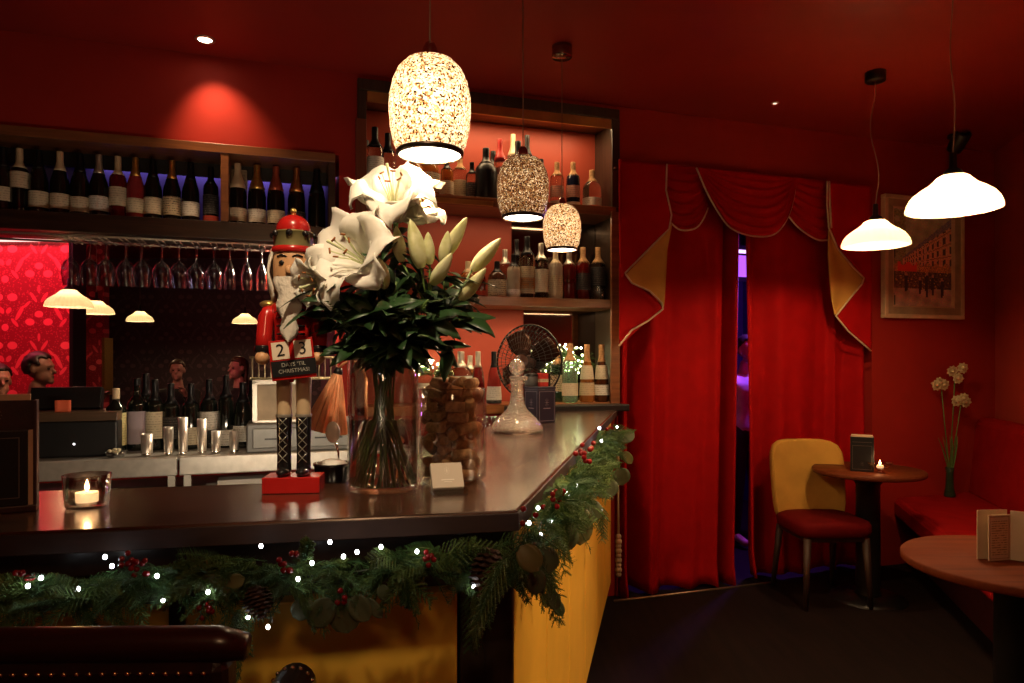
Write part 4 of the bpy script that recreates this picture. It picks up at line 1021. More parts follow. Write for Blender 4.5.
for q in range(104):
    best = None
    for c in range(12):
        a = rng.uniform(0, 2*PI); rr = (jR-.006-rc)*math.sqrt(rng.uniform(0, 1)); th = rng.uniform(0, PI); el = rng.normal(0, .3)
        d = np.array([cos(th)*cos(el), sin(th)*cos(el), sin(el)]); p0 = np.array([rr*cos(a), rr*sin(a), 0])
        e = max(np.hypot(*(p0+d*lc/2)[:2]), np.hypot(*(p0-d*lc/2)[:2]))
        if e+rc*.75 > jR-.005: continue
        zmin = .006+rc+abs(d[2])*lc/2*.9
        z = zmin
        while z < jH+.03:
            pts = p0+d*off[:, None]+np.array([0, 0, z])
            if len(S) == 0 or (np.min(np.sum((pts[:, None]-S[None])**2, -1)) > (2*rc*.985)**2): break
            z += .004
        if best is None or z < best[0]: best = (z, p0, d)
    if best is None or best[0] > jH+.012: continue
    z, p0, d = best; pts = p0+d*off[:, None]+np.array([0, 0, z]); S = np.vstack([S, pts])
    o = bpy.data.objects.new('wine_cork', cm[nck % 4]); COL.objects.link(o); nck += 1
    o.matrix_world = Matrix.Translation(jb+V((p0[0], p0[1], z+.0005))) @ frame_from(V(d))
    tag(o, 'used wine cork lying in the glass jar of corks on the bar', 'cork', 'corks in the glass jar')
# card block in front
p = B(449, 491.5); p.z = ZBAR
t = thing('card_stack', 'small stack of beige business cards in a tilted stand before the cork jar', 'cards', p+V((.0, -.01, .0005)), .28)
Mt = Matrix.Translation((0, 0, .005)) @ Matrix.Rotation(-.62, 4, 'X')
put('cards', MB().bb(-.034, .034, -.004, .010, .004, .062, Mt), pm('beige card', (.44, .36, .28), .7, var=.04), t, bevel=.001)
mb = MB(); emblem(mb, 0, .043, .011, -.0042); mb.bb(-.014, .014, -.0048, -.0042, .021, .0235, Mt)
mb2 = MB(); sub = MB(); emblem(sub, 0, .042, .010, -.0042); mb2.add(sub.v, sub.f, False, Mt); mb2.bb(-.014, .014, -.0047, -.0042, .020, .0225, Mt); mb2.bb(-.009, .009, -.0047, -.0042, .0155, .017, Mt)
put('white_crest', mb2, pm('pale print', (.70, .62, .52), .7), t)
put('stand', MB().bb(-.036, .036, -.030, .030, 0, .003).bb(-.036, .036, -.026, -.020, .003, .014), thinglass('clear acrylic', (.9, .9, .88)), t)

# ================================================================== GARLANDS
FIR = pm('dark fir green', (.045, .11, .030), .6, var=.4, scale=9); CED = pm('cedar green', (.10, .17, .040), .6, var=.35, scale=9); EUC = pm('grey-green eucalyptus', (.10, .125, .06), .5, var=.25, scale=20)
OLV = pm('olive eucalyptus leaf', (.15, .155, .055), .45, var=.2, scale=20)
BERRY = pm('red berry', (.26, .006, .007), .2, coat=.5); CONE = pm('pine cone brown', (.085, .042, .022), .7, var=.3, scale=60); BULB = emis('fairy light glow', (.92, .96, 1), 9); WIRE = pm('dark green wire', (.02, .03, .015), .5)
def front_at(px_, py_, o=.05):
    dr = V(((px_-CX)/FPX, 1, -(py_-CY)/FPX)); f3 = V((fn.x, fn.y, 0)); s = (V((C.x, C.y, 0)).dot(f3)-o)/dr.dot(f3); p = dr*s; p.z += EYE; return p
def side_at(px_, py_, o=.05):
    o *= .6
    dr = V(((px_-CX)/FPX, 1, -(py_-CY)/FPX)); f3 = V((sn.x, sn.y, 0)); s = (V((C.x, C.y, 0)).dot(f3)-o)/dr.dot(f3); p = dr*s; p.z += EYE; return p
def fir(mb, b, d, L, nd=26, nl=.017, flat=None):
    d = V(d).normalized(); u = V((random.gauss(0, 1), random.gauss(0, 1), random.gauss(0, 1))); s = d.cross(u).normalized(); w = d.cross(s)
    sag = V((0, 0, -1)); prev = V(b); vs, fs = [], []
    for q in range(nd):
        k = q/nd; p = V(b)+d*L*k+sag*L*.18*k*k
        for s2 in (-1, 1):
            t_ = random.uniform(-.5, .5); sd_ = (s*cos(t_)+w*sin(t_))*s2
            tip = p+(d*.75+sd_*.85).normalized()*nl*(1-.45*k)*random.uniform(.8, 1.2); hw = d*.0009
            b0 = len(vs); vs += [p-hw, p+hw, tip+w*.0006, tip-w*.0006]; fs.append((b0, b0+1, b0+2, b0+3))
    mb.add(vs, fs, False); mb.tube([V(b), V(b)+d*L*.5+sag*L*.045, V(b)+d*L+sag*L*.18], [.0012, .001, .0005], 4, caps=False)
def cedar(mb, b, d, L):
    """flat scaly spray: a stem with side twigs each carrying short needles"""
    d = V(d).normalized(); u = V((random.gauss(0, 1), random.gauss(0, 1), random.gauss(0, 1))); s = d.cross(u).normalized()
    for q in range(9):
        k = q/9; p = V(b)+d*L*k-V((0, 0, L*.2*k*k))
        for s2 in (-1, 1): fir(mb, p, d*.8+s*s2*.8, L*.38*(1-.6*k), 9, .007)
    fir(mb, b, d, L, 16, .006)
def cone(parent, c, axis, L, r):
    M = Matrix.Translation(c) @ frame_from(axis); mb = MB(); mb.lathe([(.001, 0), (r*.5, L*.1), (r*.5, L*.6), (.001, L*.95)], 12, M)
    for i in range(9):
        k = i/8; rr = r*(sin(PI*(.16+.78*k))**.7); z = L*(.04+.9*k)
        for j in range(9):
            a = 2*PI*(j+.5*(i % 2))/9; T = M @ Matrix.Translation((0, 0, z)) @ Matrix.Rotation(a, 4, 'Z')
            w = .45*rr
            mb.add([(rr*.3, -w*.4, 0), (rr*.3, w*.4, 0), (rr, w*.7, L*.05), (rr*1.06, 0, L*.075), (rr, -w*.7, L*.05), (rr*.85, 0, -L*.02)], [(0, 1, 2, 3, 4), (1, 0, 5), (2, 1, 5), (3, 2, 5), (4, 3, 5), (0, 4, 5)], False, T)
    put('pine_cone', mb, CONE, parent)
def garland(label, pts, n, spread, out, bulbs, berries, cones, leaves, tails, at):
    t = thing('christmas_garland', label, 'garland')
    f1, f2 = MB(), MB(); m = len(pts)-1
    for q in range(n):
        f = random.random()*m; i = min(m-1, int(f)); c = pts[i].lerp(pts[i+1], f-i); ax = (pts[i+1]-pts[i]).normalized()
        b = c+V((random.uniform(-1, 1), random.uniform(-1, 1), random.uniform(-1, 1)))*spread*.35
        d = ax*random.choice((-1, 1))*random.uniform(.4, 1.2)+V((0, 0, random.uniform(-1.0, .55)))+out*random.uniform(.05, .9)
        if random.random() < .62: fir(f1, b, d, spread*random.uniform(.9, 1.7), 24, .019*spread/.06)
        else: cedar(f2, b, d, spread*random.uniform(1.1, 1.8))
    for (b, d, L) in tails:
        for q in range(4): cedar(f2 if q % 2 else f1, b, V(d)+V((random.uniform(-.25, .25), random.uniform(-.25, .25), random.uniform(-.2, .2))), L*random.uniform(.6, 1))
    put('fir_sprays', f1, FIR, t, kind='stuff'); put('cedar_sprays', f2, CED, t, kind='stuff')
    put('wire', MB().tube(pts, .0025, 6), WIRE, t)
    for (x, y, o) in bulbs:
        p = at(x, y, o); bl = put('fairy_light', MB().ball(p, .0034 if p.y < 1.7 else .0052, 8, 6, sc=(1, 1, 1.2)), BULB, t)
    for (x, y, o, k, r) in berries:
        p = at(x, y, o); mb = MB()
        for q in range(k): mb.ball(p+V((random.uniform(-1, 1), random.uniform(-.6, .6), random.uniform(-1, 1)))*r*2.2, r*.78, 12, 8)
        put('berry_cluster', mb, BERRY, t)
    for (x, y, o, ax, L, r) in cones: cone(t, at(x, y, o), ax, L, r)
    for (x, y, o, d, L, w, mt) in leaves:
        mb = MB(); p = at(x, y, o); d = V(d).normalized(); s = d.cross(V((.15, -1, .25))).normalized(); nn = s.cross(d); g = []
        for i in range(9):
            k = i/8; ww = w*math.sqrt(max(0, 1-(2*k-1)**2)); g.append([p+d*L*k+s*ww*j/3+nn*(.15*ww*(j/3)**2-.2*L*k*k) for j in range(-3, 4)])
        mb.sheet(g); put('eucalyptus_leaf', mb, mt, t, solid=.0008)
    return t
random.seed(77)
zg = 1.02
fp = [A0+(C-A0)*f-fn*.015 for f in [.35+.65*q/16 for q in range(17)]]
fpts = [V((p.x, p.y, zg-.004+.012*sin(q*1.4))) for q, p in enumerate(fp)]
outF = V((-fn.x, -fn.y, 0)); outS = V((-sn.x, -sn.y, 0))
e = front_at
garland('Christmas garland with fairy lights, berries and cones along the front edge of the bar', fpts, 430, .056, outF,
  [(28, 586, .06), (41, 578, .05), (78, 589, .06), (105, 557, .05), (157, 576, .06), (163, 600, .06), (112, 566, .03), (208, 592, .06), (261, 546, .05), (298, 579, .07), (312, 563, .07), (330, 542, .06), (343.5, 556.5, .08), (357, 552, .08), (381, 547, .07), (417, 551.5, .06), (248, 617, .05), (268, 627, .05), (474, 587, .05)],
  [(22, 575, .05, 6, .0065), (128, 560, .06, 8, .006), (140, 568, .06, 7, .006), (208, 610, .05, 6, .006), (282, 564, .07, 5, .0068), (292, 556, .07, 3, .0065), (340, 597, .07, 4, .0065), (435, 555, .06, 4, .0065), (428, 558, .06, 3, .0065)],
  [(255, 585, .04, (.3, -.3, -.8), .055, .024), (492, 548, .05, (-.2, -.4, -.9), .085, .030)],
  [(330, 598, .06, (-.5, -.2, -.9), .055, .022, EUC), (342, 598, .05, (.2, -.2, -1), .060, .026, EUC), (312, 600, .05, (-.8, -.1, -.7), .045, .018, EUC), (352, 596, .05, (.6, -.2, -.8), .05, .019, EUC), (365, 598, .045, (.7, -.2, -.7), .045, .010, EUC), (225, 580, .05, (-1, -.2, -.1), .05, .013, EUC), (380, 585, .03, (.5, -.1, -.9), .03, .012, EUC), (245, 578, .05, (-.9, -.3, -.3), .045, .014, OLV)],
  [(e(238, 610, .05), (.15, -.1, -1), .10), (e(475, 590, .05), (.1, -.1, -1), .10), (e(305, 560, .06), (.1, -.3, 1), .055), (e(405, 575, .05), (.2, -.2, -.8), .06)], front_at)
zs_ = lambda s: 1.066-.015*sin(s*2.2)
sp = [C+sd*s-sn*.02 for s in [-.03+2.05*q/18 for q in range(19)]]
spts = [V((p.x, p.y, zs_(q)-.02)) for q, p in enumerate(sp)]
s_ = side_at
garland('Christmas garland with red berries and eucalyptus along the right side of the bar', spts, 430, .070, outS,
  [(599.4, 428, .05), (617, 427, .05), (601.5, 441, .06), (576.6, 485, .06), (567.5, 494, .06), (601.5, 510, .05), (570, 507, .06), (529, 523, .06), (538, 508, .06), (551, 521, .06), (540.6, 534.6, .06), (585, 461, .05), (607, 452, .05)],
  [(588, 450, .07, 7, .010), (582, 456, .07, 6, .010), (556, 498, .07, 6, .0075), (549, 500, .07, 5, .0075), (612, 430, .06, 6, .012), (592, 486, .07, 6, .009), (527, 514, .06, 3, .007)],
  [], 
  [(577, 505, .08, (.1, -.3, -.95), .10, .036, OLV), (569, 522, .07, (-.2, -.3, -.9), .07, .03, EUC), (520, 546, .09, (.55, -.3, -.6), .045, .019, OLV), (544, 546, .08, (.2, -.3, -.8), .05, .022, EUC), (536, 568, .08, (.0, -.3, -.9), .045, .018, EUC), (549, 590, .08, (.4, -.3, -.8), .04, .014, EUC), (554, 600, .08, (.5, -.3, -.8), .035, .012, EUC), (605, 478, .06, (.1, -.3, -.9), .08, .05, EUC), (618, 468, .06, (.3, -.2, -.9), .09, .05, EUC), (620, 440, .05, (.6, 0, .3), .09, .035, EUC), (590, 500, .05, (.3, -.3, -.9), .07, .03, EUC), (622, 452, .05, (.6, 0, -.6), .09, .03, OLV)],
  [(s_(545, 560, .05), (.15, -.2, -1), .12), (s_(503, 560, .05), (-.3, -.2, -1), .13), (s_(600, 505, .05), (.0, -.2, -1), .12), (s_(525, 540, .06), (.1, -.4, -.8), .08)], side_at)
# lit garland added on the cabinet ledge in place of mirrored glitter
random.seed(3)
cpts = [W(U(533, -.19)+q*.055, ZL+.25+.02*sin(q*2), -.205) for q in range(7)]
garland('bright green fairy-light garland standing in for mirrored glitter behind the cabinet ledge bottles', cpts, 70, .075, V((N.x, N.y, 0)), [], [], [], [], [], front_at)
g = [o for o in COL.objects if o.name.startswith('christmas_garland')][-1]
for q in range(60):
    f = random.random()*5.9; i = int(f); p = cpts[i].lerp(cpts[i+1], f-i)+V((random.uniform(-.02, .02), random.uniform(-.03, .01), random.uniform(-.085, .085)))
    put('fairy_light', MB().ball(p, .0062, 8, 6), emis('warm fairy light', (.95, 1, .50), 14), g)
cpts2 = [W(U(425, -.15)+q*.04, ZL+.20, -.205) for q in range(4)]
garland('small green garland of fairy lights behind the bouquet at the left of the cabinet ledge', cpts2, 22, .045, V((N.x, N.y, 0)), [], [], [], [], [], front_at)
g = sorted([o for o in COL.objects if o.name.startswith('christmas_garland')], key=lambda o: o.name)[-1]
for q in range(18):
    f = random.random()*2.9; i = int(f); p = cpts2[i].lerp(cpts2[i+1], f-i)+V((random.uniform(-.02, .02), random.uniform(-.03, .01), random.uniform(-.05, .05)))
    put('fairy_light', MB().ball(p, .0062, 8, 6), emis('warm fairy light', (.95, 1, .50), 14), g)
# ================================================================== PENDANTS
def mosaic(name, dim, th=(.30, .52, .74, .9), kd=1.0):
    m, nt, n, l, b = newmat(name)
    tc = n.new('ShaderNodeTexCoord'); vr = n.new('ShaderNodeTexVoronoi'); vr.inputs['Scale'].default_value = 300; l.new(tc.outputs['Object'], vr.inputs['Vector'])
    sp = n.new('ShaderNodeSeparateColor'); l.new(vr.outputs['Color'], sp.inputs[0])
    def ramp(stops):
        c = n.new('ShaderNodeValToRGB'); c.color_ramp.interpolation = 'CONSTANT'; e = c.color_ramp.elements
        e[0].position = 0; e[0].color = stops[0][1]+(1,); e[1].position = stops[1][0]; e[1].color = stops[1][1]+(1,)
        for p, q in stops[2:]: x = e.new(p); x.color = q+(1,)
        l.new(sp.outputs[0], c.inputs['Fac']); return c.outputs['Color']
    k = dim
    tcol = ramp([(0, (.004, .0015, .0006)), (th[0], (.12*k, .055*k, .018*k)), (th[1], (.36*k, .26*k, .14*k)), (th[2], (.66*k, .60*k, .48*k)), (th[3], (.95*k, .92*k, .84*k))])
    dcol = ramp([(0, (.015, .006, .003)), (th[0], (.30*kd, .13*kd, .04*kd)), (th[1], (.5*kd, .32*kd, .14*kd)), (th[2], (.65*kd, .52*kd, .36*kd)), (th[3], (.75, .66, .5))])
    l.new(dcol, b.inputs['Base Color']); b.inputs['Roughness'].default_value = .25
    tl = n.new('ShaderNodeBsdfTranslucent'); l.new(tcol, tl.inputs['Color']); ad = n.new('ShaderNodeAddShader')
    l.new(b.outputs[0], ad.inputs[0]); l.new(tl.outputs[0], ad.inputs[1]); l.new(ad.outputs[0], n['Material Output'].inputs['Surface'])
    bp = n.new('ShaderNodeBump'); bp.inputs['Strength'].default_value = .5; bp.inputs['Distance'].default_value = .001; l.new(vr.outputs['Distance'], bp.inputs['Height']); l.new(bp.outputs['Normal'], b.inputs['Normal'])
    return m
SHD = [(.012, .216), (.030, .213), (.052, .204), (.070, .186), (.082, .160), (.089, .127), (.090, .095), (.087, .058), (.080, .025), (.072, .008), (.069, 0)]
INNER = pm('white inner shade', (.8, .76, .68), .6, var=.03)
def pendant(px_, bot, Y, label, mat, power, s=1.0):
    p = P(px_, bot, Y); t = thing('mosaic_pendant', label, 'pendant lamp', p, 0, 'mosaic glass pendants over the bar')
    pr = [(r*s, z*s) for r, z in SHD]
    put('shade', MB().lathe(pr, 64), mat, t)
    put('rim', MB().lathe([(.0685*s, -.003), (.0735*s, .000), (.0745*s, .007*s), (.071*s, .009*s)], 48), pm('dark bronze rim', (.03, .017, .01), .3, .7), t)
    put('lamp_holder', MB().lathe([(.001, .246*s), (.010, .246*s), (.016, .234*s), (.018, .214*s), (.016, .18*s), (.001, .178*s)], 20), CHROME, t)
    put('bulb', MB().ball((0, 0, .150*s), .020*s, 14, 10).lathe([(.012*s, .164*s), (.010*s, .19*s)], 14), emis('warm bulb', (1, .72, .4), 30), t)
    put('cord', MB().tube([(0, 0, .244*s), (0, 0, ZC-p.z-.03)], .0022, 6), pm('clear grey cord', (.25, .15, .11), .4), t)
    put('canopy', MB().lathe([(.001, ZC-p.z-.055), (.046, ZC-p.z-.055), (.048, ZC-p.z-.050), (.048, ZC-p.z-.001), (.001, ZC-p.z-.001)], 28), pm('bronze chrome', (.45, .33, .24), .15, 1), t)
    put('diffuser', MB().lathe([(.001, .003), (.068*s, .003)], 40), emis('lamp diffuser glow', (1, .86, .66), 5), t)
    light('pendant_lamp', 'POINT', p+V((0, 0, .095*s)), power*.6, (1, .74, .46), .022)
    light('pendant_downlight', 'SPOT', p+V((0, 0, -.006)), power*1.1, (1, .66, .36), .03, spot=2.8, blend=.35)
pendant(430, 155, 1.54, 'large bright mosaic glass pendant nearest the camera, above the lilies', mosaic('bright mosaic glass', .085, (.13, .30, .48, .72)), 8)
pendant(523, 218, 2.42, 'brown mosaic glass pendant, the darker middle one over the bar', mosaic('brown mosaic glass', .035, (.34, .62, .82, .93), .6), 8)
pendant(562, 250, 3.30, 'pale gold mosaic glass pendant, the farthest and smallest over the bar', mosaic('gold mosaic glass', .075, (.22, .40, .66, .92)), 7)
OPAL, nt, n, l, b = newmat('opal ribbed glass')
b.inputs['Base Color'].default_value = (.50, .47, .41, 1); b.inputs['Roughness'].default_value = .25
tl = n.new('ShaderNodeBsdfTranslucent'); nz = n.new('ShaderNodeTexNoise'); nz.inputs['Scale'].default_value = 6
mx = n.new('ShaderNodeMixRGB'); mx.inputs['Color1'].default_value = (.30, .27, .21, 1); mx.inputs['Color2'].default_value = (.26, .23, .18, 1); l.new(nz.outputs['Fac'], mx.inputs['Fac']); l.new(mx.outputs[0], tl.inputs['Color'])
ms = n.new('ShaderNodeMixShader'); ms.inputs['Fac'].default_value = .55; l.new(b.outputs[0], ms.inputs[1]); l.new(tl.outputs[0], ms.inputs[2]); l.new(ms.outputs[0], n['Material Output'].inputs['Surface'])
BELL = [(.028, .132), (.045, .130), (.056, .123), (.067, .109), (.084, .094), (.110, .078), (.136, .058), (.152, .035), (.160, .012), (.161, 0), (.156, -.001)]
def opal(px_, bot, Y, label, power, group, wig=.0, ceil=True, s=1.0, cordtop=None):
    p = P(px_, bot, Y); t = thing('opal_pendant', label, 'pendant lamp', p, 0, group); g = []
    for (r, z) in BELL: g.append([((r*(1+.008*cos(36*2*PI*j/144)*(1 if r > .09 else .2)))*s*cos(2*PI*j/144), (r*(1+.008*cos(36*2*PI*j/144)*(1 if r > .09 else .2)))*s*sin(2*PI*j/144), z*s) for j in range(144)])
    put('shade', MB().sheet(g, wrap=True), OPAL, t)
    put('bulb', MB().ball((0, 0, .085*s), .022, 12, 8), emis('warm bulb', (1, .72, .4), 30), t)
    put('shade_holder', MB().lathe([(.031*s, .127*s), (.036*s, .133*s), (.030*s, .148*s), (.014*s, .160*s), (.012*s, .215*s), (.001, .217*s)], 24), BLACKM, t)
    top = ZC-p.z
    pts = []
    for q in range(13):
        k = q/12; z = .21+(top-.05-.21)*k; pts.append((wig*sin(k*6.2+.6)*sin(PI*k)*1.0, 0, z))
    put('cord', MB().tube(pts, .0026, 6), pm('clear grey cord', (.25, .15, .11), .4), t)
    put('canopy', MB().lathe([(.001, top-.05), (.045, top-.05), (.05, top-.045), (.05, top-.001), (.001, top-.001)], 28), BLACKM, t)
    light('opal_lamp', 'POINT', p+V((0, 0, .035*s)), power, (1, .64, .32), .02)
opal(875.5, 246, 3.6, 'white opal glass pendant lamp hanging before the framed painting at left', 10, 'opal pendants over the tables', .03)
opal(953, 210, 2.66, 'largest white opal glass pendant lamp at the far right over the near table', 15, 'opal pendants over the tables', .012)
for (px_, bt, Y, lb, s) in ((69, 307, 5.0, 'lit opal pendant in front of the red wallpaper seen through the back bar', 1.0), (96.5, 314, 6.6, 'lit opal pendant just right of the red wallpaper, second through the back bar', 1.0), (140, 321.5, 8.5, 'small lit opal pendant in the dark room behind the glasses', 1.0), (245, 323.5, 8.6, 'small lit opal pendant glimpsed just left of the nutcracker arm', .98)):
    opal(px_, bt, Y, lb, 3.0, 'opal pendants in the far room', .0, s=s*.95)
# spotlight recessed over the wine shelf
p = P(205, 39, 3.23); p.z = ZC
t = thing('recessed_downlight', 'round recessed ceiling downlight above the wine shelf', 'downlight', p)
put('trim_ring', MB().lathe([(.030, -.002), (.032, -.006), (.044, -.004), (.046, .0), (.03, .0)], 32), FW, t)
put('lamp_face', MB().lathe([(.001, -.003), (.030, -.003)], 28), emis('downlight face', (1, .8, .55), 14), t)
light('downlight_beam', 'SPOT', p+V((0, 0, -.012)), 11, (1, .62, .32), .02, rot=(.42, .0, 0), spot=1.35, blend=1.0)
p = P(775, 103.5, 4.03); p.z = ZC
t = thing('mini_spotlight', 'tiny pale ceiling spotlight above the curtain pelmet', 'spotlight', p)
put('ring', MB().lathe([(.012, -.004), (.022, -.003), (.024, 0)], 20), FW, t); put('lens', MB().lathe([(.001, -.004), (.012, -.004)], 16), emis('small lens', (1, .7, .5), 1.0), t)
p = P(956, 134, 4.6); p.z = ZC
t = thing('ceiling_spotlight', 'small black ceiling spotlight behind the cord of the largest opal lamp', 'spotlight', p)
put('canopy', MB().lathe([(.001, -.02), (.05, -.02), (.05, 0)], 24), BLACKM, t); put('head', MB().lathe([(.001, -.03), (.045, -.03), (.05, 0), (.05, .10), (.04, .105)], 24, Matrix.Translation((0, 0, -.075)) @ Matrix.Rotation(.9, 4, 'X')), BLACKM, t); put('stalk', MB().tube([(0, 0, -.02), (0, 0, -.075)], .009, 8), BLACKM, t)

# ================================================================== CURTAINS
def velvet(name, c): 
    m = pm(name, c, .75, var=.10, scale=9, bump=.12, bscale=260, spec=.08); return m
CURT = velvet('red curtain velvet', (.34, .004, .0045)); SWAG = velvet('red swag velvet', (.36, .0045, .005)); LIN = velvet('mustard lining', (.52, .27, .06)); PIPE = pm('beige piping', (.62, .42, .26), .7)
t = thing('door_curtain', 'left red velvet curtain panel from pelmet to floor beside the bar', 'curtain', (0, 0, 0), 0, 'red curtains')
def panel(xs_top, xs_bot, ztop, zbots, folds, amp, d0, seed, lean):
    random.seed(seed); nf = 180; nr = 40; g = []; ut = [wu(x, d0) for x in xs_top]; ub = [wu(x, d0+lean) for x in xs_bot]
    ph = [random.uniform(0, 6.28) for _ in range(6)]
    for i in range(nr):
        k = i/(nr-1); rowp = []
        for j in range(nf):
            s = j/(nf-1); u0 = ut[0]+(ut[1]-ut[0])*s; u1 = ub[0]+(ub[1]-ub[0])*s
            kk = k**1.3; u = u0+(u1-u0)*kk
            w = (s+.10*sin(s*6.3+ph[0])+.045*sin(s*13+ph[3]))*folds*2*PI+.9*k*sin(s*4+ph[1])
            a = amp*(.35+.65*k)*(.75+.5*sin(s*8+ph[2]))
            d = d0+a*(sin(w)+.28*sin(2*w+ph[3]+k))+.012*sin(s*31+ph[4]+k*2)*k+lean*k*k
            zb_ = zbots[0]+(zbots[1]-zbots[0])*s+.012*sin(s*folds*6.28+ph[5])
            z = ztop+(zb_-ztop)*k
            if k > .94: d += .03*(k-.94)/.06*(.4+.6*sin(s*7+ph[5])**2)
            rowp.append(W(u+.012*cos(w)*k, z, d))
        g.append(rowp)
    return MB().sheet(g)
put('fabric', panel((616, 737), (615, 726), 2.45, (.012, .012), 3.3, .085, -.03, 2, .0), CURT, t, solid=.004)
t = thing('door_curtain', 'right red velvet curtain panel from pelmet to floor behind the mustard chair', 'curtain', (0, 0, 0), 0, 'red curtains')
put('fabric', panel((742, 874), (742, 874), 2.45, (.03, .015), 3.6, .065, -.045, 8, .0), CURT, t, solid=.004)
# valance: pelmet board, swags and tails
t = thing('curtain_valance', 'swagged red velvet valance with mustard-lined tails and beige piping over the curtains', 'valance')
zp = 2.485
uP0, uP1 = wu(618, .1), wu(869, .1)
put('pelmet_board', MB().bb(uP0, uP1, -.06, 0, zp-.008, zp+.004, WM), DARK_WOOD, t, bevel=.002)
def wp(px_, py_, d): u, z = wuz(px_, py_, d); return W(u, z, d)
def swag(x0, x1, bot, d, nfold, seed, top=None):
    """bot: list of image points along the lower edge from left to right"""
    random.seed(seed); nc, nr = 41, 44; g = []
    def bp_(s):
        f = s*(len(bot)-1); i = min(len(bot)-2, int(f)); a, b = bot[i], bot[i+1]; f -= i
        # smooth with catmull rom
        p0 = bot[max(0, i-1)]; p3 = bot[min(len(bot)-1, i+2)]
        q = lambda k: .5*((2*a[k])+(-p0[k]+b[k])*f+(2*p0[k]-5*a[k]+4*b[k]-p3[k])*f*f+(-p0[k]+3*a[k]-3*b[k]+p3[k])*f**3)
        return q(0), q(1)
    tl, tr = x0, x1; edge = []
    for i in range(nr):
        k = i/(nr-1); rowp = []
        for j in range(nc):
            s = j/(nc-1); tx, ty = tl[0]+(tr[0]-tl[0])*s, tl[1]+(tr[1]-tl[1])*s; bx_, by_ = bp_(s)
            x = tx+(bx_-tx)*k; y = ty+(by_-ty)*k
            belly = sin(PI*s); fold = sin(2*PI*nfold*(k**.85)+.9*sin(3.1*s+seed)+.3*sin(7*s))
            dd = d+.055*belly*k+.014*fold*(.35+.65*belly)*(min(1, k*4))+.010*sin(2*PI*nfold*1.9*k+2*s+seed)*belly*k
            p = wp(x, y, d); p = p+N*(dd-d); rowp.append(p)
        g.append(rowp)
    put('swag', MB().sheet(g), SWAG, t, solid=.004)
    put('piping', MB().tube(g[-1], .0055, 6), PIPE, t)
    return g
TY = lambda x: 158+(x-618)*.1065
def tp(x): return (x, TY(x)+1)
swag(tp(666), tp(699), [(667, 220), (676, 231), (690, 230), (700, 221), (708, 208)], .07, 6, 1)
swag(tp(795), tp(829), [(786, 214), (793, 227), (803, 236), (815, 241), (829, 240)], .07, 6, 3)
g = swag(tp(696), tp(797), [(696, 168), (704, 192), (714, 213), (726, 229), (745, 236.5), (767, 236.5), (780, 227), (790, 208), (797, 178)], .095, 7, 2)
def cloth(nm, poly, d, mat, wav=.012, seed=0, nx=18, parent=None, drop=None):
    """sheet spanning left and right edge polylines (image points), top to bottom"""
    Lp, Rp = poly; n_ = 30; g = []
    def ev(pl, k):
        f = k*(len(pl)-1); i = min(len(pl)-2, int(f)); f -= i; return pl[i][0]+(pl[i+1][0]-pl[i][0])*f, pl[i][1]+(pl[i+1][1]-pl[i][1])*f
    for i in range(n_):
        k = i/(n_-1); a, b = ev(Lp, k), ev(Rp, k); rowp = []
        for j in range(nx):
            s = j/(nx-1); p = wp(a[0]+(b[0]-a[0])*s, a[1]+(b[1]-a[1])*s, d)
            rowp.append(p+N*(wav*sin(s*7+seed+k*1.5)+(drop or 0)*k))
        g.append(rowp)
    put(nm, MB().sheet(g), mat, parent or t, solid=.004); return g
def pipe(pts, d, r=.0055):
    q = []
    for a, b in zip(pts, pts[1:]):
        for k in range(4): q.append(wp(a[0]+(b[0]-a[0])*k/4, a[1]+(b[1]-a[1])*k/4, d))
    q.append(wp(*pts[-1], d)); put('piping', MB().tube(q, r, 6), PIPE, t)
# left tail
g = cloth('tail', ([(618.7, 159), (618.7, 200), (619, 250), (621, 278), (625, 273)], [(667, 164), (666, 190), (671.5, 215), (669, 229), (626, 273.5)]), .125, SWAG, .006)
cloth('tail_lining', ([(671, 222), (648, 248), (625, 273), (632, 283), (650, 291), (662, 306)], [(672, 224), (667, 250), (666, 270), (665, 285), (664.5, 298), (663.5, 307)]), .105, LIN, .004)
cloth('tail_fold', ([(619, 262), (619, 290), (619, 320), (619, 347)], [(626, 272), (640, 288), (663, 306), (620, 346)]), .095, SWAG, .004)
pipe([(667, 164), (666, 190), (671.5, 215), (669, 229), (648, 250), (625, 273), (632, 283), (650, 291), (662, 303), (663, 309), (648, 321), (632, 330), (619, 346)], .132)
# right tail
cloth('tail', ([(827, 181), (827, 205), (829, 225), (838, 247), (854, 266), (864, 278)], [(871, 185), (871, 215), (871, 240), (871, 262), (871, 275), (871, 284)]), .125, SWAG, .006)
cloth('tail_fold', ([(864, 278), (858, 288), (848, 300), (838, 313), (837, 319)], [(871, 280), (871, 300), (871, 322), (871, 340), (871, 350)]), .095, SWAG, .004)
cloth('tail_lining', ([(828, 230), (827.5, 255), (829, 280), (831, 300), (834, 315)], [(830, 232), (840, 252), (863, 279), (851, 297), (837, 314)]), .108, LIN, .005)
pipe([(827, 181), (827, 205), (829, 228), (838, 249), (854, 268), (864, 278), (862, 284), (851, 297), (836, 316), (848, 331), (871, 351)], .132)
pipe([(829.5, 181), (830, 205), (831.5, 228)], .134)
# beaded tassel at the left of the curtain
p = P(618.5, 540, 3.98)
t = thing('beaded_tassel', 'beige beaded curtain tassel hanging beside the end of the bar', 'tassel', p)
mb = MB()
for k in range(9): mb.ball((0, 0, .02-k*.027), .017+.003*(k % 2), 12, 8)
put('beads', mb, pm('beige cord', (.42, .28, .17), .7), t); put('cord', MB().tube([(0, 0, .02), (0, .02, .3), (.01, .05, .62)], .006, 6), PIPE, t)

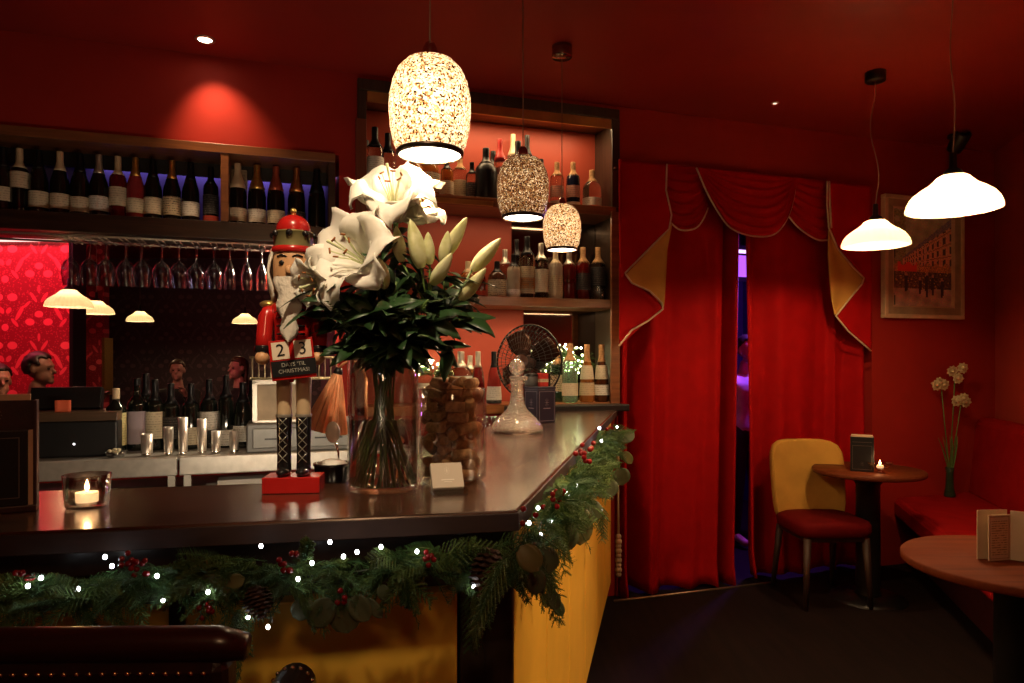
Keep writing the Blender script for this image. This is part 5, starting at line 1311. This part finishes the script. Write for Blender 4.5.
# passage light and objects
light('violet_passage_lamp', 'POINT', W(wu(738)+.80, 1.9, -.55), 48, (.30, .07, 1), .1)
t = thing('violet_screen', 'glowing violet light panel glimpsed high between the red curtains', 'light panel', W(wu(738, -1.6), 2.12, -1.6), TH)
put('frame', MB().bb(-.25, .25, 0, .03, -.04, .28), BLACK, t); put('panel', MB().bb(-.23, .23, -.006, .0, .0, .19), emis('violet panel', (.36, .08, .85), .9), t); put('strip', MB().bb(-.23, .23, -.008, .0, .21, .24), emis('lilac strip', (.75, .4, 1), 1.2), t)
# ================================================================== PAINTING
x0, z0 = wuz(880, 318); x1, z1 = wuz(959, 202)
t = thing('framed_painting', 'framed street scene painting in a cream frame on the red wall right of the curtains', 'painting', W((x0+x1)/2, (z0+z1)/2, 0), TH)
hw, hh = (x1-x0)/2, (z1-z0)/2
FRC = pm('cream frame wood', (.66, .52, .30), .5, var=.12, scale=15); FRD = pm('taupe frame wood', (.40, .33, .19), .55)
mb = MB()
def fr(mb, a, b, w, y0, y1):
    mb.bb(-a, a, y0, y1, b-w, b); mb.bb(-a, a, y0, y1, -b, -b+w); mb.bb(-a, -a+w, y0, y1, -b+w, b-w); mb.bb(a-w, a, y0, y1, -b+w, b-w); return mb
put('outer_frame', fr(MB(), hw, hh, .028, -.045, -.004), FRC, t, bevel=.004)
put('middle_frame', fr(MB(), hw-.026, hh-.026, .05, -.036, -.004), FRD, t, bevel=.003)
put('inner_slip', fr(MB(), hw-.072, hh-.072, .014, -.032, -.004), FRC, t, bevel=.002)
cw, chh = hw-.084, hh-.084
random.seed(9)
NX, NZ = 60, 92
def mixc(a, b, k): return tuple(x+(y-x)*k for x, y in zip(a, b))
def paintcol(u, v):      # u 0..1 left-right, v 0..1 bottom-top: a street of tall houses, awnings and walkers
    r = random.random(); n1 = math.sin(u*23+v*17)*math.sin(v*31-u*11)
    c = mixc((.17, .18, .10), (.34, .33, .20), min(1, max(0, .3+.8*(v-.5)-.4*u+.25*n1)))            # sky
    tt = max(0, (u-.18)/.82); vr_ = .50+.44*tt; vb_ = .40
    if u > .18 and vb_ < v < vr_:
        w = (v-vb_)/(vr_-vb_); cc = math.log(tt+.18)*7.5
        c = mixc((.34, .17, .10), (.42, .27, .16), r)
        if w > .84: c = mixc((.08, .09, .12), (.16, .14, .14), r)
        elif (cc % 1) < .42 and .22 < (w*4) % 1 < .80: c = (.05, .035, .03)
        elif (w*4) % 1 < .10: c = (.20, .09, .05)
    elif v > vb_ and u <= .24 and n1 > -.5: c = mixc((.08, .10, .04), (.20, .20, .10), r)            # trees at the left
    if .36 < v <= .44-.02*math.sin(u*40): c = (.46, .045, .03) if .10 < u < .42 else mixc((.40, .22, .08), (.16, .07, .04), r)
    elif .19 < v <= .36:
        c = mixc((.05, .035, .03), (.20, .12, .07), r*r)
        if u > .60: c = mixc((.03, .025, .03), (.16, .09, .05), r*r)
        if r > .95: c = (.46, .30, .10)
    elif v <= .19: c = mixc((.36, .30, .22), (.22, .18, .13), .5+.5*n1)
    for (fu, fv, h) in ((.24, .15, .20), (.47, .13, .17), (.58, .10, .26), (.68, .12, .22), (.84, .10, .2)):
        if abs(u-fu) < .022*(1.25-abs(v-fv-h*.5)/h) and fv < v < fv+h: c = (.025, .025, .035) if v < fv+h*.85 else (.30, .17, .11)
    if u < .05+.025*math.sin(v*26) and v < .66: c = (.04, .05, .03)
    return tuple(min(1, max(0, x*2.5*(.85+.3*random.random()))) for x in c)
vs, fs = [], []
for j in range(NZ+1):
    for i in range(NX+1): vs.append((-cw+2*cw*i/NX, -.012, -chh+2*chh*j/NZ))
for j in range(NZ):
    for i in range(NX):
        a = j*(NX+1)+i; fs.append((a, a+1, a+NX+2, a+NX+1))
m, nt, n, l, b = newmat('painted canvas'); at = n.new('ShaderNodeVertexColor'); at.layer_name = 'paint'; b.inputs['Roughness'].default_value = .5
bn = n.new('ShaderNodeTexNoise'); bn.inputs['Scale'].default_value = 60; bp = n.new('ShaderNodeBump'); bp.inputs['Strength'].default_value = .4; bp.inputs['Distance'].default_value = .002
l.new(at.outputs['Color'], b.inputs['Base Color']); l.new(bn.outputs['Fac'], bp.inputs['Height']); l.new(bp.outputs['Normal'], b.inputs['Normal'])
mb = MB(); mb.add(vs, fs, False); me = mb.mesh('canvas', m); ca = me.color_attributes.new('paint', 'FLOAT_COLOR', 'CORNER')
for pidx, poly in enumerate(me.polygons):
    c = paintcol((pidx % NX+.5)/NX, (pidx//NX+.5)/NZ)
    for li in poly.loop_indices: ca.data[li].color = c+(1,)
put('canvas', me, None, t)

# ================================================================== FURNITURE ON THE RIGHT
TTOP = wood('red-brown table top', (.10, .017, .003), (.16, .030, .005), .7, 'X', 3, 0)
TTOP2 = wood('dark red-brown table top', (.09, .018, .005), (.14, .032, .008), .55, 'X', 3, .1)
for m_ in (TTOP, TTOP2): m_.node_tree.nodes['Principled BSDF'].inputs['Specular IOR Level'].default_value = .12
def table(c, r, label, m):
    t = thing('round_table', label, 'table', c)
    put('table_top', MB().lathe([(.001, .722), (r-.006, .722), (r, .728), (r, .744), (r-.006, .75), (.001, .75)], 64), m, t)
    put('column', MB().lathe([(.072, .03), (.066, .06), (.064, .66), (.09, .70), (.14, .722)], 32), BLACKM, t)
    put('foot', MB().lathe([(.001, .032), (.07, .03), (.20, .014), (.205, 0)], 40), BLACKM, t); return t
tc_ = V(((868-CX)/FPX*4.05, 4.05, 0)); table(tc_, .30, 'far round wooden table with a black pedestal beside the mustard chair', TTOP2)
tn = V((1.59, 2.20, 0)); table(tn, .325, 'near round wooden table with a printed menu card at the right edge', TTOP)
# mustard chair
t = thing('dining_chair', 'mustard upholstered chair with red seat against the right curtain', 'chair', (1.79, 4.07, 0), .05)
MUS = velvet('mustard chair velvet', (.50, .27, .05)); SEATR = velvet('red chair velvet', (.11, .0035, .0035)); LEGW = wood('chair leg wood', (.03, .014, .008), (.055, .025, .014), .55, 'Z', 4, 0)  # seat red darkened to carry the shadow of the table top
def padback(w, zb_, zt, yb, yt, th, curve, rnd):
    g = []; n_ = 40
    for (off_, sc_) in ((-th/2, .97), (-th/2+.008, 1), (th/2-.008, 1), (th/2, .97)):
        row_ = []
        for i in range(n_):
            k = i/n_; a = 2*PI*k; ex = 5.
            cx_, cz_ = cos(a), sin(a); m_ = (abs(cx_)**ex+abs(cz_)**ex)**(-1/ex)
            X, Z = cx_*m_*w/2*sc_, cz_*m_*sc_; zz = (zb_+zt)/2+Z*(zt-zb_)/2
            f = (zz-zb_)/(zt-zb_); X *= .94+.06*f
            row_.append((X, yb+(yt-yb)*f-curve*(2*X/w)**2+off_, zz))
        g.append(row_)
    mb = MB().sheet(g, wrap=True); nv = len(mb.v)
    # caps as fine grids following the curve
    for (off_, row_) in ((-th/2, g[0]), (th/2, g[-1])):
        c_ = []; NN = 8
        for q in range(NN+1):
            k = q/NN; c_.append([tuple((V(p)-V((0, 0, (zb_+zt)/2)))*k+V((0, 0, (zb_+zt)/2))) for p in row_])
        cc = []
        for q, rr_ in enumerate(c_):
            k = q/NN; o_ = []
            for p in rr_:
                f = (p[2]-zb_)/(zt-zb_); y = yb+(yt-yb)*f-curve*(2*p[0]/w)**2+off_*(1+.25*(1-k)); o_.append((p[0], y, p[2]))
            cc.append(o_)
        mb.sheet(cc, wrap=True)
    return mb
put('backrest', padback(.45, .40, .895, .16, .235, .06, .055, 1), MUS, t)
mb = MB(); g = []
for (z, s_) in ((.40, .93), (.405, .97), (.43, 1), (.455, 1), (.475, .96), (.485, .8), (.488, .4), (.488, .01)):
    row_ = []
    for i in range(40):
        a = 2*PI*i/40; m_ = (abs(cos(a))**5+abs(sin(a))**5)**(-.2); row_.append((cos(a)*m_*.215*s_, -.03+sin(a)*m_*.21*s_, z))
    g.append(row_)
put('seat', mb.sheet(g, wrap=True), SEATR, t)
put('seat_frame', MB().bb(-.18, .18, -.2, .16, .37, .402), LEGW, t, bevel=.005)
for (x, y, sx, sy) in ((-.165, -.19, -.02, -.02), (.165, -.19, .02, -.02), (-.165, .16, -.02, .06), (.165, .16, .02, .06)):
    put('leg', MB().tube([(x, y, .39), (x+sx, y+sy, 0)], [.022, .013], 12), LEGW, t)
# banquette along the right wall
r2 = V((.286, .958, 0)).normalized(); q2 = V((.958, -.286, 0)).normalized(); F0 = V((2.356, 3.45, 0))
def Q(s, q, z): p = F0+r2*s+q2*q; p.z = z; return p
def smax(q): # meets the back wall
    p = F0+q2*q; return ((W0-p).dot(N)+.005)/r2.dot(N)
def hexa(mb, prof, s0, div=24):
    """profile of (q, z) points swept from s0 to the back wall"""
    g = []
    for i in range(div+1):
        k = i/div; g.append([Q(s0+(smax(q)-s0)*k, q, z) for q, z in prof])
    mb.sheet(g, wrap=True, smooth=False); mb.add(g[0], [tuple(range(len(prof)))], False); mb.add(g[-1], [tuple(reversed(range(len(prof))))], False); return mb
RB = velvet('red banquette velvet', (.30, .006, .006))
t = thing('banquette', 'long red velvet banquette along the right wall', 'bench seat')
put('base', hexa(MB(), [(0, 0), (.58, 0), (.58, .32), (0, .32)], -3.4), pm('dark banquette base', (.05, .006, .005), .6), t)
put('seat', hexa(MB(), [(-.15, .33), (-.15, .42), (-.125, .45), (.44, .45), (.44, .33)], -3.4), RB, t, bevel=.02)
put('back_cushion', hexa(MB(), [(.40, .45), (.455, .93), (.475, .96), (.50, .975), (.56, .975), (.585, .96), (.59, .45)], -3.4), RB, t, bevel=.012)
# flowers in a slim vase
p = Q(smax(.22)-.10, .22, .451)
t = thing('slim_vase', 'slim dark green vase standing on the far corner of the banquette', 'vase', p)
put('body', MB().lathe([(.001, .001), (.034, 0), (.036, .01), (.026, .06), (.022, .16), (.027, .20), (.024, .20), (.019, .16), (.022, .06), (.001, .01)], 24), pm('dark green vase glass', (.03, .06, .03), .15, trans=.3), t)
random.seed(31)
CRF = petalmat('cream flower petal', (.55, .42, .20), (.66, .52, .28), .2)
vY = p.y
for k, (px_, py_, tx) in enumerate(((941, 384, 'cream double flower leaning left in the slim vase on the banquette'), (955, 374, 'topmost cream double flower in the slim vase on the banquette'), (962, 397, 'cream double flower lowest and rightmost in the slim vase on the banquette'))):
    f = thing('cream_flower', tx, 'flower', p, 0, 'cream flowers in the slim vase')
    e_ = P(px_, py_, vY-.02)-p
    put('stem', MB().tube([(0, 0, .02), (.004*(k-1), 0, .2), e_*.6+V((0, 0, .05)), e_], .0035, 7), STEMM, f)
    mb = MB()
    for h in range(3):
        c = e_+V((random.uniform(-.05, .05), random.uniform(-.03, .0), random.uniform(-.035, .04)))
        for q in range(9):
            a = 2*PI*q/9; leaf(mb, c, (cos(a), -.5+random.uniform(-.2, .2), sin(a)), (0, -1, .2), .040, .020, .25, 5)
        mb.ball(c+V((0, -.012, 0)), .013, 10, 6)
    put('petals', mb, CRF, f, solid=.0008)
    mb = MB()
    for q in range(2): leaf(mb, (0, 0, .12), (random.uniform(-.3, .3), -.1, 1), (1, 0, 0), .30, .011, .1)
    put('leaves', mb, STEMM, f, solid=.0008)
# menu card on the near table
CARD = pm('cream menu card', (.70, .55, .36), .75, var=.05)
m, nt, n, l, b = newmat('printed menu page'); b.inputs['Roughness'].default_value = .75
tcn = n.new('ShaderNodeTexCoord'); sp_ = n.new('ShaderNodeSeparateXYZ'); l.new(tcn.outputs['Object'], sp_.inputs[0])
wv = n.new('ShaderNodeTexWave'); wv.bands_direction = 'Z'; wv.inputs['Scale'].default_value = 42; l.new(tcn.outputs['Object'], wv.inputs['Vector'])
nz = n.new('ShaderNodeTexNoise'); nz.inputs['Scale'].default_value = 160; l.new(tcn.outputs['Object'], nz.inputs['Vector'])
mu = n.new('ShaderNodeMath'); mu.operation = 'MULTIPLY'; l.new(wv.outputs['Fac'], mu.inputs[0]); l.new(nz.outputs['Fac'], mu.inputs[1])
cr_ = n.new('ShaderNodeValToRGB'); cr_.color_ramp.elements[0].position = .38; cr_.color_ramp.elements[1].position = .5; cr_.color_ramp.elements[0].color = (.68, .52, .30, 1); cr_.color_ramp.elements[1].color = (.22, .12, .05, 1)
l.new(mu.outputs[0], cr_.inputs['Fac']); l.new(cr_.outputs['Color'], b.inputs['Base Color']); PAGE = m
p = V((1.535, 2.20, .7505))
t = thing('menu_card', 'folded cream menu card with printed lines standing on the near table', 'menu', p, .10)
h_ = .155
put('rear_leaf', MB().bb(-.062, .04, .02, .022, 0, h_), CARD, t)
fl = put('front_leaf', MB().bb(-.045, .035, -.0012, .0012, 0, h_-.012, Matrix.Translation((0, 0, 0)) @ Matrix.Rotation(.10, 4, 'Z')), CARD, t)
put('printed_page', MB().bb(-.034, .024, -.0024, -.0012, .018, h_-.03, Matrix.Rotation(.10, 4, 'Z')), PAGE, fl)
BR = pm('brown print', (.28, .16, .07), .8); mb = MB()
for (xa, xb, za, zb_) in ((-.041, .031, .006, .0072), (-.041, .031, h_-.0185, h_-.0172), (-.041, -.0398, .006, h_-.0175), (.0298, .031, .006, h_-.0175)): mb.bb(xa, xb, -.0018, -.0012, za, zb_, Matrix.Rotation(.10, 4, 'Z'))
put('printed_border', mb, BR, fl)
put('side_leaf', MB().bb(0, .07, -.001, .001, 0, h_, Matrix.Translation((.037, .004, 0)) @ Matrix.Rotation(-.75, 4, 'Z')), CARD, t)
t = thing('red_tumbler', 'dark red glass tumbler behind the menu card at the picture edge', 'glass', V((1.625, 2.24, .7505)))
put('tumbler', MB().lathe([(.001, .001), (.026, 0), (.030, .10), (.0275, .10), (.024, .008), (.001, .007)], 28), pm('dark red glass', (.30, .03, .02), .08, trans=.5), t)
# far table setting
p = V((tc_.x-.03, tc_.y-.02, .7505)); p = V(((862-CX)/FPX*3.98, 3.98, .7505))
t = thing('menu_holder', 'dark menu holder box with thin silver frames standing on the far round table', 'menu holder', p, -.45)
put('body', MB().bb(-.06, .06, -.04, .04, 0, .195), BLACK, t, bevel=.002)
put('page_edge', MB().bb(-.055, .055, -.03, .035, .195, .203), pm('cream paper', (.62, .44, .28), .8), t)
mb = MB()
for M, hw_ in ((Matrix.Identity(4), .05), (Matrix.Translation((.02, 0, 0)) @ Matrix.Rotation(PI/2, 4, 'Z'), .03)):
    y = -.0412
    for (xa, xb, za, zb_) in ((-hw_, hw_, .012, .014), (-hw_, hw_, .145, .147), (-hw_, -hw_+.002, .012, .147), (hw_-.002, hw_, .012, .147), (-hw_, hw_, .165, .167)): mb.bb(xa, xb, y, y+.001, za, zb_, M)
emblem(mb, 0, .045, .014, -.0405)
put('silver_frame', mb, LINE, t)
p = V(((880-CX)/FPX*3.90, 3.90, .7505))
t = thing('candle_bowl', 'petal-shaped glass bowl with a lit tealight on the far round table', 'candle', p)
g = []
for (r, z) in ((.012, .001), (.026, .004), (.010, .012), (.012, .022), (.045, .035), (.066, .062), (.064, .062), (.042, .038), (.001, .028)):
    g.append([(r*(1+.12*cos(6*2*PI*j/60)*(r > .03))*cos(2*PI*j/60), r*(1+.12*cos(6*2*PI*j/60)*(r > .03))*sin(2*PI*j/60), z) for j in range(60)])
put('bowl', MB().sheet(g, wrap=True), thinglass('petal bowl glass', (.95, .85, .78), 1.), t)
c = put('tealight', MB().lathe([(.001, .030), (.018, .030), (.0185, .044), (.017, .042), (.001, .041)], 20), pm('tealight wax', (.85, .72, .55), .4), t)
put('flame', MB().lathe([(.0005, .043), (.004, .049), (.005, .054), (.003, .063), (.0003, .072)], 10), FLAME, c)
light('candle_glow', 'POINT', p+V((0, 0, .09)), .25, (1, .5, .2), .008)

# ================================================================== FOREGROUND BAR STOOL
STL = pm('dark brown leather', (.020, .008, .006), .32, var=.25, scale=20, bump=.15, bscale=180, coat=.2); RAIL = wood('dark red-brown polished wood', (.022, .005, .004), (.04, .009, .006), .3, 'X', 4, .2); NAIL = pm('brass nailhead', (.62, .44, .22), .25, 1)
t = thing('bar_stool', 'dark leather bar stool with brass nailheads, back view at the lower left of the picture', 'bar stool', (-.565, .865, 0), .02)
put('backrest', MB().bb(-.215, .215, -.02, .035, .74, 1.015), STL, t, bevel=.015)
put('top_rail', MB().tube([(-.235, .0, 1.024), (-.2, 0, 1.028), (.2, 0, 1.028), (.236, .0, 1.024)], [.016, .022, .022, .016], 18), RAIL, t)
for k in range(26): put('nailhead', MB().ball((-.19+k*.0152, -.0205, .999), .0042, 8, 6, sc=(1, .6, 1)), NAIL, t)
for k in range(14):
    for s2 in (-1, 1): put('nailhead', MB().ball((s2*.198, -.0205, .962-.0152*k), .0042, 8, 6, sc=(1, .6, 1)), NAIL, t)
put('seat', MB().bb(-.22, .22, .02, .38, .68, .78), STL, t, bevel=.03)
for s2 in (-1, 1):
    a = put('armrest', MB().tube([(s2*.225, .0, .885), (s2*.235, .1, .885), (s2*.235, .215, .88)], [.024, .029, .031], 18), STL, t)
    mb = MB()
    for k in range(16): mb.ball((s2*.235+.0315*cos(2*PI*k/16), .196, .88+.0315*sin(2*PI*k/16)), .0036, 8, 6)
    put('nailheads', mb, NAIL, a)
    put('arm_post', MB().bb(s2*.235-.02, s2*.235+.02, .17, .21, .70, .87), STL, t, bevel=.006)
for (x, y) in ((-.19, .05), (.19, .05), (-.19, .34), (.19, .34)): put('leg', MB().tube([(x, y, .69), (x*1.1, y+(y-.2)*.15, 0)], [.022, .017], 12), RAIL, t)
for (a, b) in (((-.2, .04, .28), (.2, .04, .28)), ((-.2, .35, .28), (.2, .35, .28)), ((-.2, .04, .30), (-.2, .35, .30)), ((.2, .04, .30), (.2, .35, .30))): put('stretcher', MB().tube([a, b], .011, 8), RAIL, t)

# ================================================================== PEOPLE
def human(label, loc, rz, shirt, skin, hairc, seated=True, hz=0.0, arm='rest', hair='short', s=1.0):
    """one continuous remeshed body; hair, top and trousers are children. Faces local -Y."""
    o_ = V((0, 0, hz)); b = MB(); top = MB(); tr = MB()
    pel = V((0, .0, .56 if seated else .98))+o_; ch = pel+V((0, .0, .36)); nk = pel+V((0, -.01, .52)); hc = pel+V((0, -.03, .705))
    b.capsule(pel, pel+V((0, 0, .18)), .135, .12, 18); b.capsule(pel+V((0, 0, .18)), ch, .12, .145, 18)
    for s2 in (-1, 1): b.capsule(ch, ch+V((s2*.13, 0, .06)), .12, .075, 14)
    b.capsule(ch+V((0, 0, .08)), nk+V((0, 0, .06)), .075, .055, 14)
    # head: cranium, jaw, nose, brow, lips, ears, eye sockets' balls
    b.ball(hc+V((0, .012, .03)), .095, 22, 16, sc=(.80, 1.02, 1.0)); b.ball(hc+V((0, -.025, -.045)), .066, 18, 12, sc=(.88, .95, 1.0))
    b.capsule(hc+V((0, -.082, .018)), hc+V((0, -.106, -.018)), .010, .0145, 10); b.capsule(hc+V((-.028, -.079, .034)), hc+V((.028, -.079, .034)), .012, .012, 10)
    b.capsule(hc+V((-.018, -.086, -.050)), hc+V((.018, -.086, -.050)), .0085, .0085, 8); b.capsule(hc+V((-.016, -.083, -.062)), hc+V((.016, -.083, -.062)), .0085, .0085, 8); b.ball(hc+V((0, -.078, -.088)), .022, 10, 8)
    for s2 in (-1, 1): b.ball(hc+V((s2*.077, .012, .0)), .03, 10, 8, sc=(.35, .6, 1))
    for s2 in (-1, 1):
        sh = ch+V((s2*.19, 0, .075))
        if arm == 'rest' or (arm == 'raise' and s2 < 0): el = sh+V((s2*.05, -.06, -.27)); wr = el+V((-s2*.06, -.23, .03))
        elif arm == 'raise': el = sh+V((s2*.02, -.20, -.16)); wr = el+V((-s2*.06, -.16, .17))
        else: el = sh+V((s2*.05, .02, -.28)); wr = el+V((s2*.01, -.06, -.25))
        b.capsule(sh, el, .052, .042, 12); b.capsule(el, wr, .041, .029, 12)
        d = (wr-el).normalized(); sd2 = d.cross(V((0, 0, 1)));  sd2 = sd2.normalized() if sd2.length > .2 else V((1, 0, 0)); pal = wr+d*.075
        b.capsule(wr, pal, .028, .030, 10); b.capsule(pal+sd2*.02, pal-sd2*.02, .02, .02, 10)
        bend = V((0, 0, -.25))
        for q in range(4):
            k0 = pal+sd2*(.027-.018*q); l1 = (.040, .046, .043, .034)[q]; k1 = k0+(d+bend*.5).normalized()*l1; k2 = k1+(d+bend*2).normalized()*l1*.8
            b.capsule(k0, k1, .0095, .0088, 8); b.capsule(k1, k2, .0088, .0078, 8)
        th_ = wr+d*.03+sd2*.028; b.capsule(wr+d*.015+sd2*.012, th_+sd2*.012, .013, .011, 8); b.capsule(th_+sd2*.012, th_+sd2*.022+d*.035, .0105, .009, 8)
        top.capsule(sh, el, .062, .054, 12); top.capsule(el, el.lerp(wr, .85), .053, .042, 12)
        hip = pel+V((s2*.09, 0, -.01))
        if seated: kn = hip+V((s2*.03, -.43, .02)); an = kn+V((0, -.02, -.44))
        else: kn = hip+V((s2*.02, -.02, -.45)); an = kn+V((0, .03, -.43))
        b.capsule(hip, kn, .085, .058, 14); b.capsule(kn, an, .056, .038, 12); b.capsule(an, an+V((0, -.14, -.035)), .038, .032, 10)
        tr.capsule(hip, kn, .098, .069, 14); tr.capsule(kn, an+V((0, 0, .03)), .068, .056, 12)
    top.capsule(pel+V((0, 0, .04)), pel+V((0, 0, .18)), .152, .138, 18); top.capsule(pel+V((0, 0, .18)), ch, .138, .160, 18)
    for s2 in (-1, 1): top.capsule(ch, ch+V((s2*.14, 0, .06)), .134, .088, 14)
    tr.capsule(pel+V((0, 0, -.01)), pel+V((0, 0, .10)), .150, .145, 18)
    def rm(nm, mb, mat, vox, par):
        ob = put(nm, mb, mat, par); r = ob.modifiers.new('r', 'REMESH'); r.mode = 'VOXEL'; r.voxel_size = vox; r.use_smooth_shade = True
        sm_ = ob.modifiers.new('sm', 'SMOOTH'); sm_.iterations = 4; sm_.factor = .5; return ob
    body = rm('person', b, skin, .0085, None); body.location = loc; body.rotation_euler.z = rz; body.scale = (s, s, s); tag(body, label, 'person')
    rm('shirt', top, shirt, .014, body); rm('trousers', tr, pm('dark trousers', (.015, .014, .02), .8), .016, body)
    mb = MB(); random.seed(int(loc[1]*100)+int(abs(loc[0])*10))
    for k in range(420):
        a = random.uniform(0, 2*PI); e2 = random.uniform(-.6, 1.55); dv = V((cos(a)*cos(e2), sin(a)*cos(e2), sin(e2)))
        if dv.y < -.42 and dv.z < .60: continue
        if dv.z < .12 and dv.y < .18: continue
        mb.ball(hc+V((0, .014, .032))+V((dv.x*.078, dv.y*.098, dv.z*.096)), .017, 8, 6)
    if hair == 'long':
        for k in range(120):
            a = random.uniform(.3, PI-.3); mb.ball(hc+V((.085*cos(a), .02+.075*sin(a), random.uniform(-.20, .03))), .02, 8, 6)
    rm('hair', mb, hairc, .011, body)
    mb = MB()
    for s2 in (-1, 1): mb.ball(hc+V((s2*.031, -.076, .010)), .0105, 10, 8, sc=(1.15, .8, .75))
    put('eyes', mb, pm('dark eyes', (.02, .012, .01), .15), body); return body
SK1 = pm('warm skin', (.42, .20, .13), .5, var=.06); SK2 = pm('pale skin', (.55, .30, .24), .5, var=.06)
HD = pm('dark hair', (.012, .007, .005), .5); HB = pm('brown hair', (.06, .03, .015), .5)
BLKS = pm('dark shirt cloth', (.012, .011, .013), .85)
def seat(x, Y, zc): return V((x, Y, zc-1.265))
p1 = V(((36-CX)/FPX*5.25, 5.25, 0)); hz = (1.38-10*5.25/700)-1.265
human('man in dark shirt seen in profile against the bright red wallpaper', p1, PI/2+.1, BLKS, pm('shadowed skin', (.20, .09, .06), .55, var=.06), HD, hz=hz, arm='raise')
p2 = V(((-3-CX)/FPX*5.1, 5.1, 0)); human('person with dark hair cut by the left picture edge near the red wallpaper', p2, .9, pm('grey pink cloth', (.22, .10, .11), .8), SK1, HD, hz=1.38-22*5.1/700-1.265)
p3 = V(((178-CX)/FPX*8.2, 8.2, 0)); human('pink-lit person facing the bar behind the steel tumblers, hand raised', p3, .25, BLKS, SK2, HB, hz=1.38-11*8.2/700-1.265, arm='raise')
p4 = V(((240-CX)/FPX*7.6, 7.6, 0)); human('person with long hair in the dark room just left of the nutcracker', p4, -.6, BLKS, SK2, HB, hz=1.38-9*7.6/700-1.265, hair='long')
def bench(cx, cy, w, d, h, rz, label):
    t = thing('bench', label, 'bench', (cx, cy, 0), rz)
    put('seat', MB().bb(-w/2, w/2, -d/2, d/2, h-.08, h), pm('dark bench leather', (.02, .01, .01), .5), t, bevel=.02); put('base', MB().bb(-w/2+.03, w/2-.03, -d/2+.03, d/2-.03, 0, h-.08), BLACK, t)
for pp, h_, rz_, lb in ((p1, .40+hz, PI/2+.1, 'dark stool bench under the man in profile'), (p2, .40+1.38-22*5.1/700-1.265, .9, 'dark stool bench under the person at the left picture edge'), (p3, .40+1.38-11*8.2/700-1.265, .25, 'dark stool bench under the pink-lit person behind the tumblers'), (p4, .40+1.38-9*7.6/700-1.265, -.6, 'dark stool bench under the long-haired person behind the nutcracker')):
    bench(pp.x, pp.y, .38, .30, h_, rz_, lb)
ps = W(wu(745, -.75), 0, -.75); human('person in a white shirt glimpsed in violet light between the curtains', ps, .4, pm('white shirt cloth', (.65, .62, .66), .8), SK2, HD, seated=False, hz=0, arm='down', s=.86)

# ================================================================== LIGHT AND CAMERA
# red wash on the floral wallpaper from the light strip
light('red_wallpaper_wash', 'AREA', ((5-CX)/FPX*yA, yA-.55, 2.70), 24, (1, .09, .16), 2.4, rot=(.42, 0, 0), sy=.25)
# added fill lights out of view, standing in for room lamps
for k, (x, y, e) in enumerate(((2.2, .4, 18), (.1, -.6, 8.0), (2.7, 1.6, 6))):
    light('room_fill', 'POINT', (x, y, 2.3), e, (1, .58, .28), .12)
def aim(loc, tgt): return (V(tgt)-V(loc)).to_track_quat('-Z', 'Y').to_euler()
a_ = (-.25, .50, 2.84); light('bouquet_fill_spot', 'SPOT', a_, 72, (1, .76, .48), .04, rot=aim(a_, (-.32, 1.47, 1.45)), spot=.56, blend=.75)  # added spot out of view, brightens the lilies and nutcracker
a_ = (1.65, 1.5, 2.84); light('bar_side_fill_spot', 'SPOT', a_, 120, (1, .66, .36), .04, rot=aim(a_, (.22, 2.15, .60)), spot=.75, blend=.8)  # added spot out of view, brightens the bar's side panels
a_ = (-.62, 1.76, 1.03); light('back_bar_fill', 'AREA', a_, 3.2, (1, .80, .56), .8, rot=aim(a_, (-1.25, 3.0, .98)), sy=.04)  # added light hidden under the bar edge, brightens the steel front
light('far_room_fill', 'POINT', (-1.7, 6.7, 2.4), 10, (1, .5, .4), .1)  # added fill for the far walls, no fixture
w = bpy.data.worlds.new('World'); SC.world = w; w.use_nodes = True
w.node_tree.nodes['Background'].inputs[0].default_value = (.10, .03, .015, 1); w.node_tree.nodes['Background'].inputs[1].default_value = .04
cam = bpy.data.cameras.new('camera'); cam.sensor_width = 36; cam.lens = FPX/1024*36; cam.shift_x = 0; cam.shift_y = (CY-341.5)/1024; cam.clip_start = .02; cam.clip_end = 60
co = bpy.data.objects.new('camera', cam); COL.objects.link(co); co.location = (0, 0, EYE); co.rotation_euler = (PI/2, 0, 0); SC.camera = co
vs_ = SC.view_settings; vs_.view_transform = 'Standard'; vs_.look = 'None'; vs_.gamma = 1; vs_.use_curve_mapping = False; vs_.exposure = 1.0
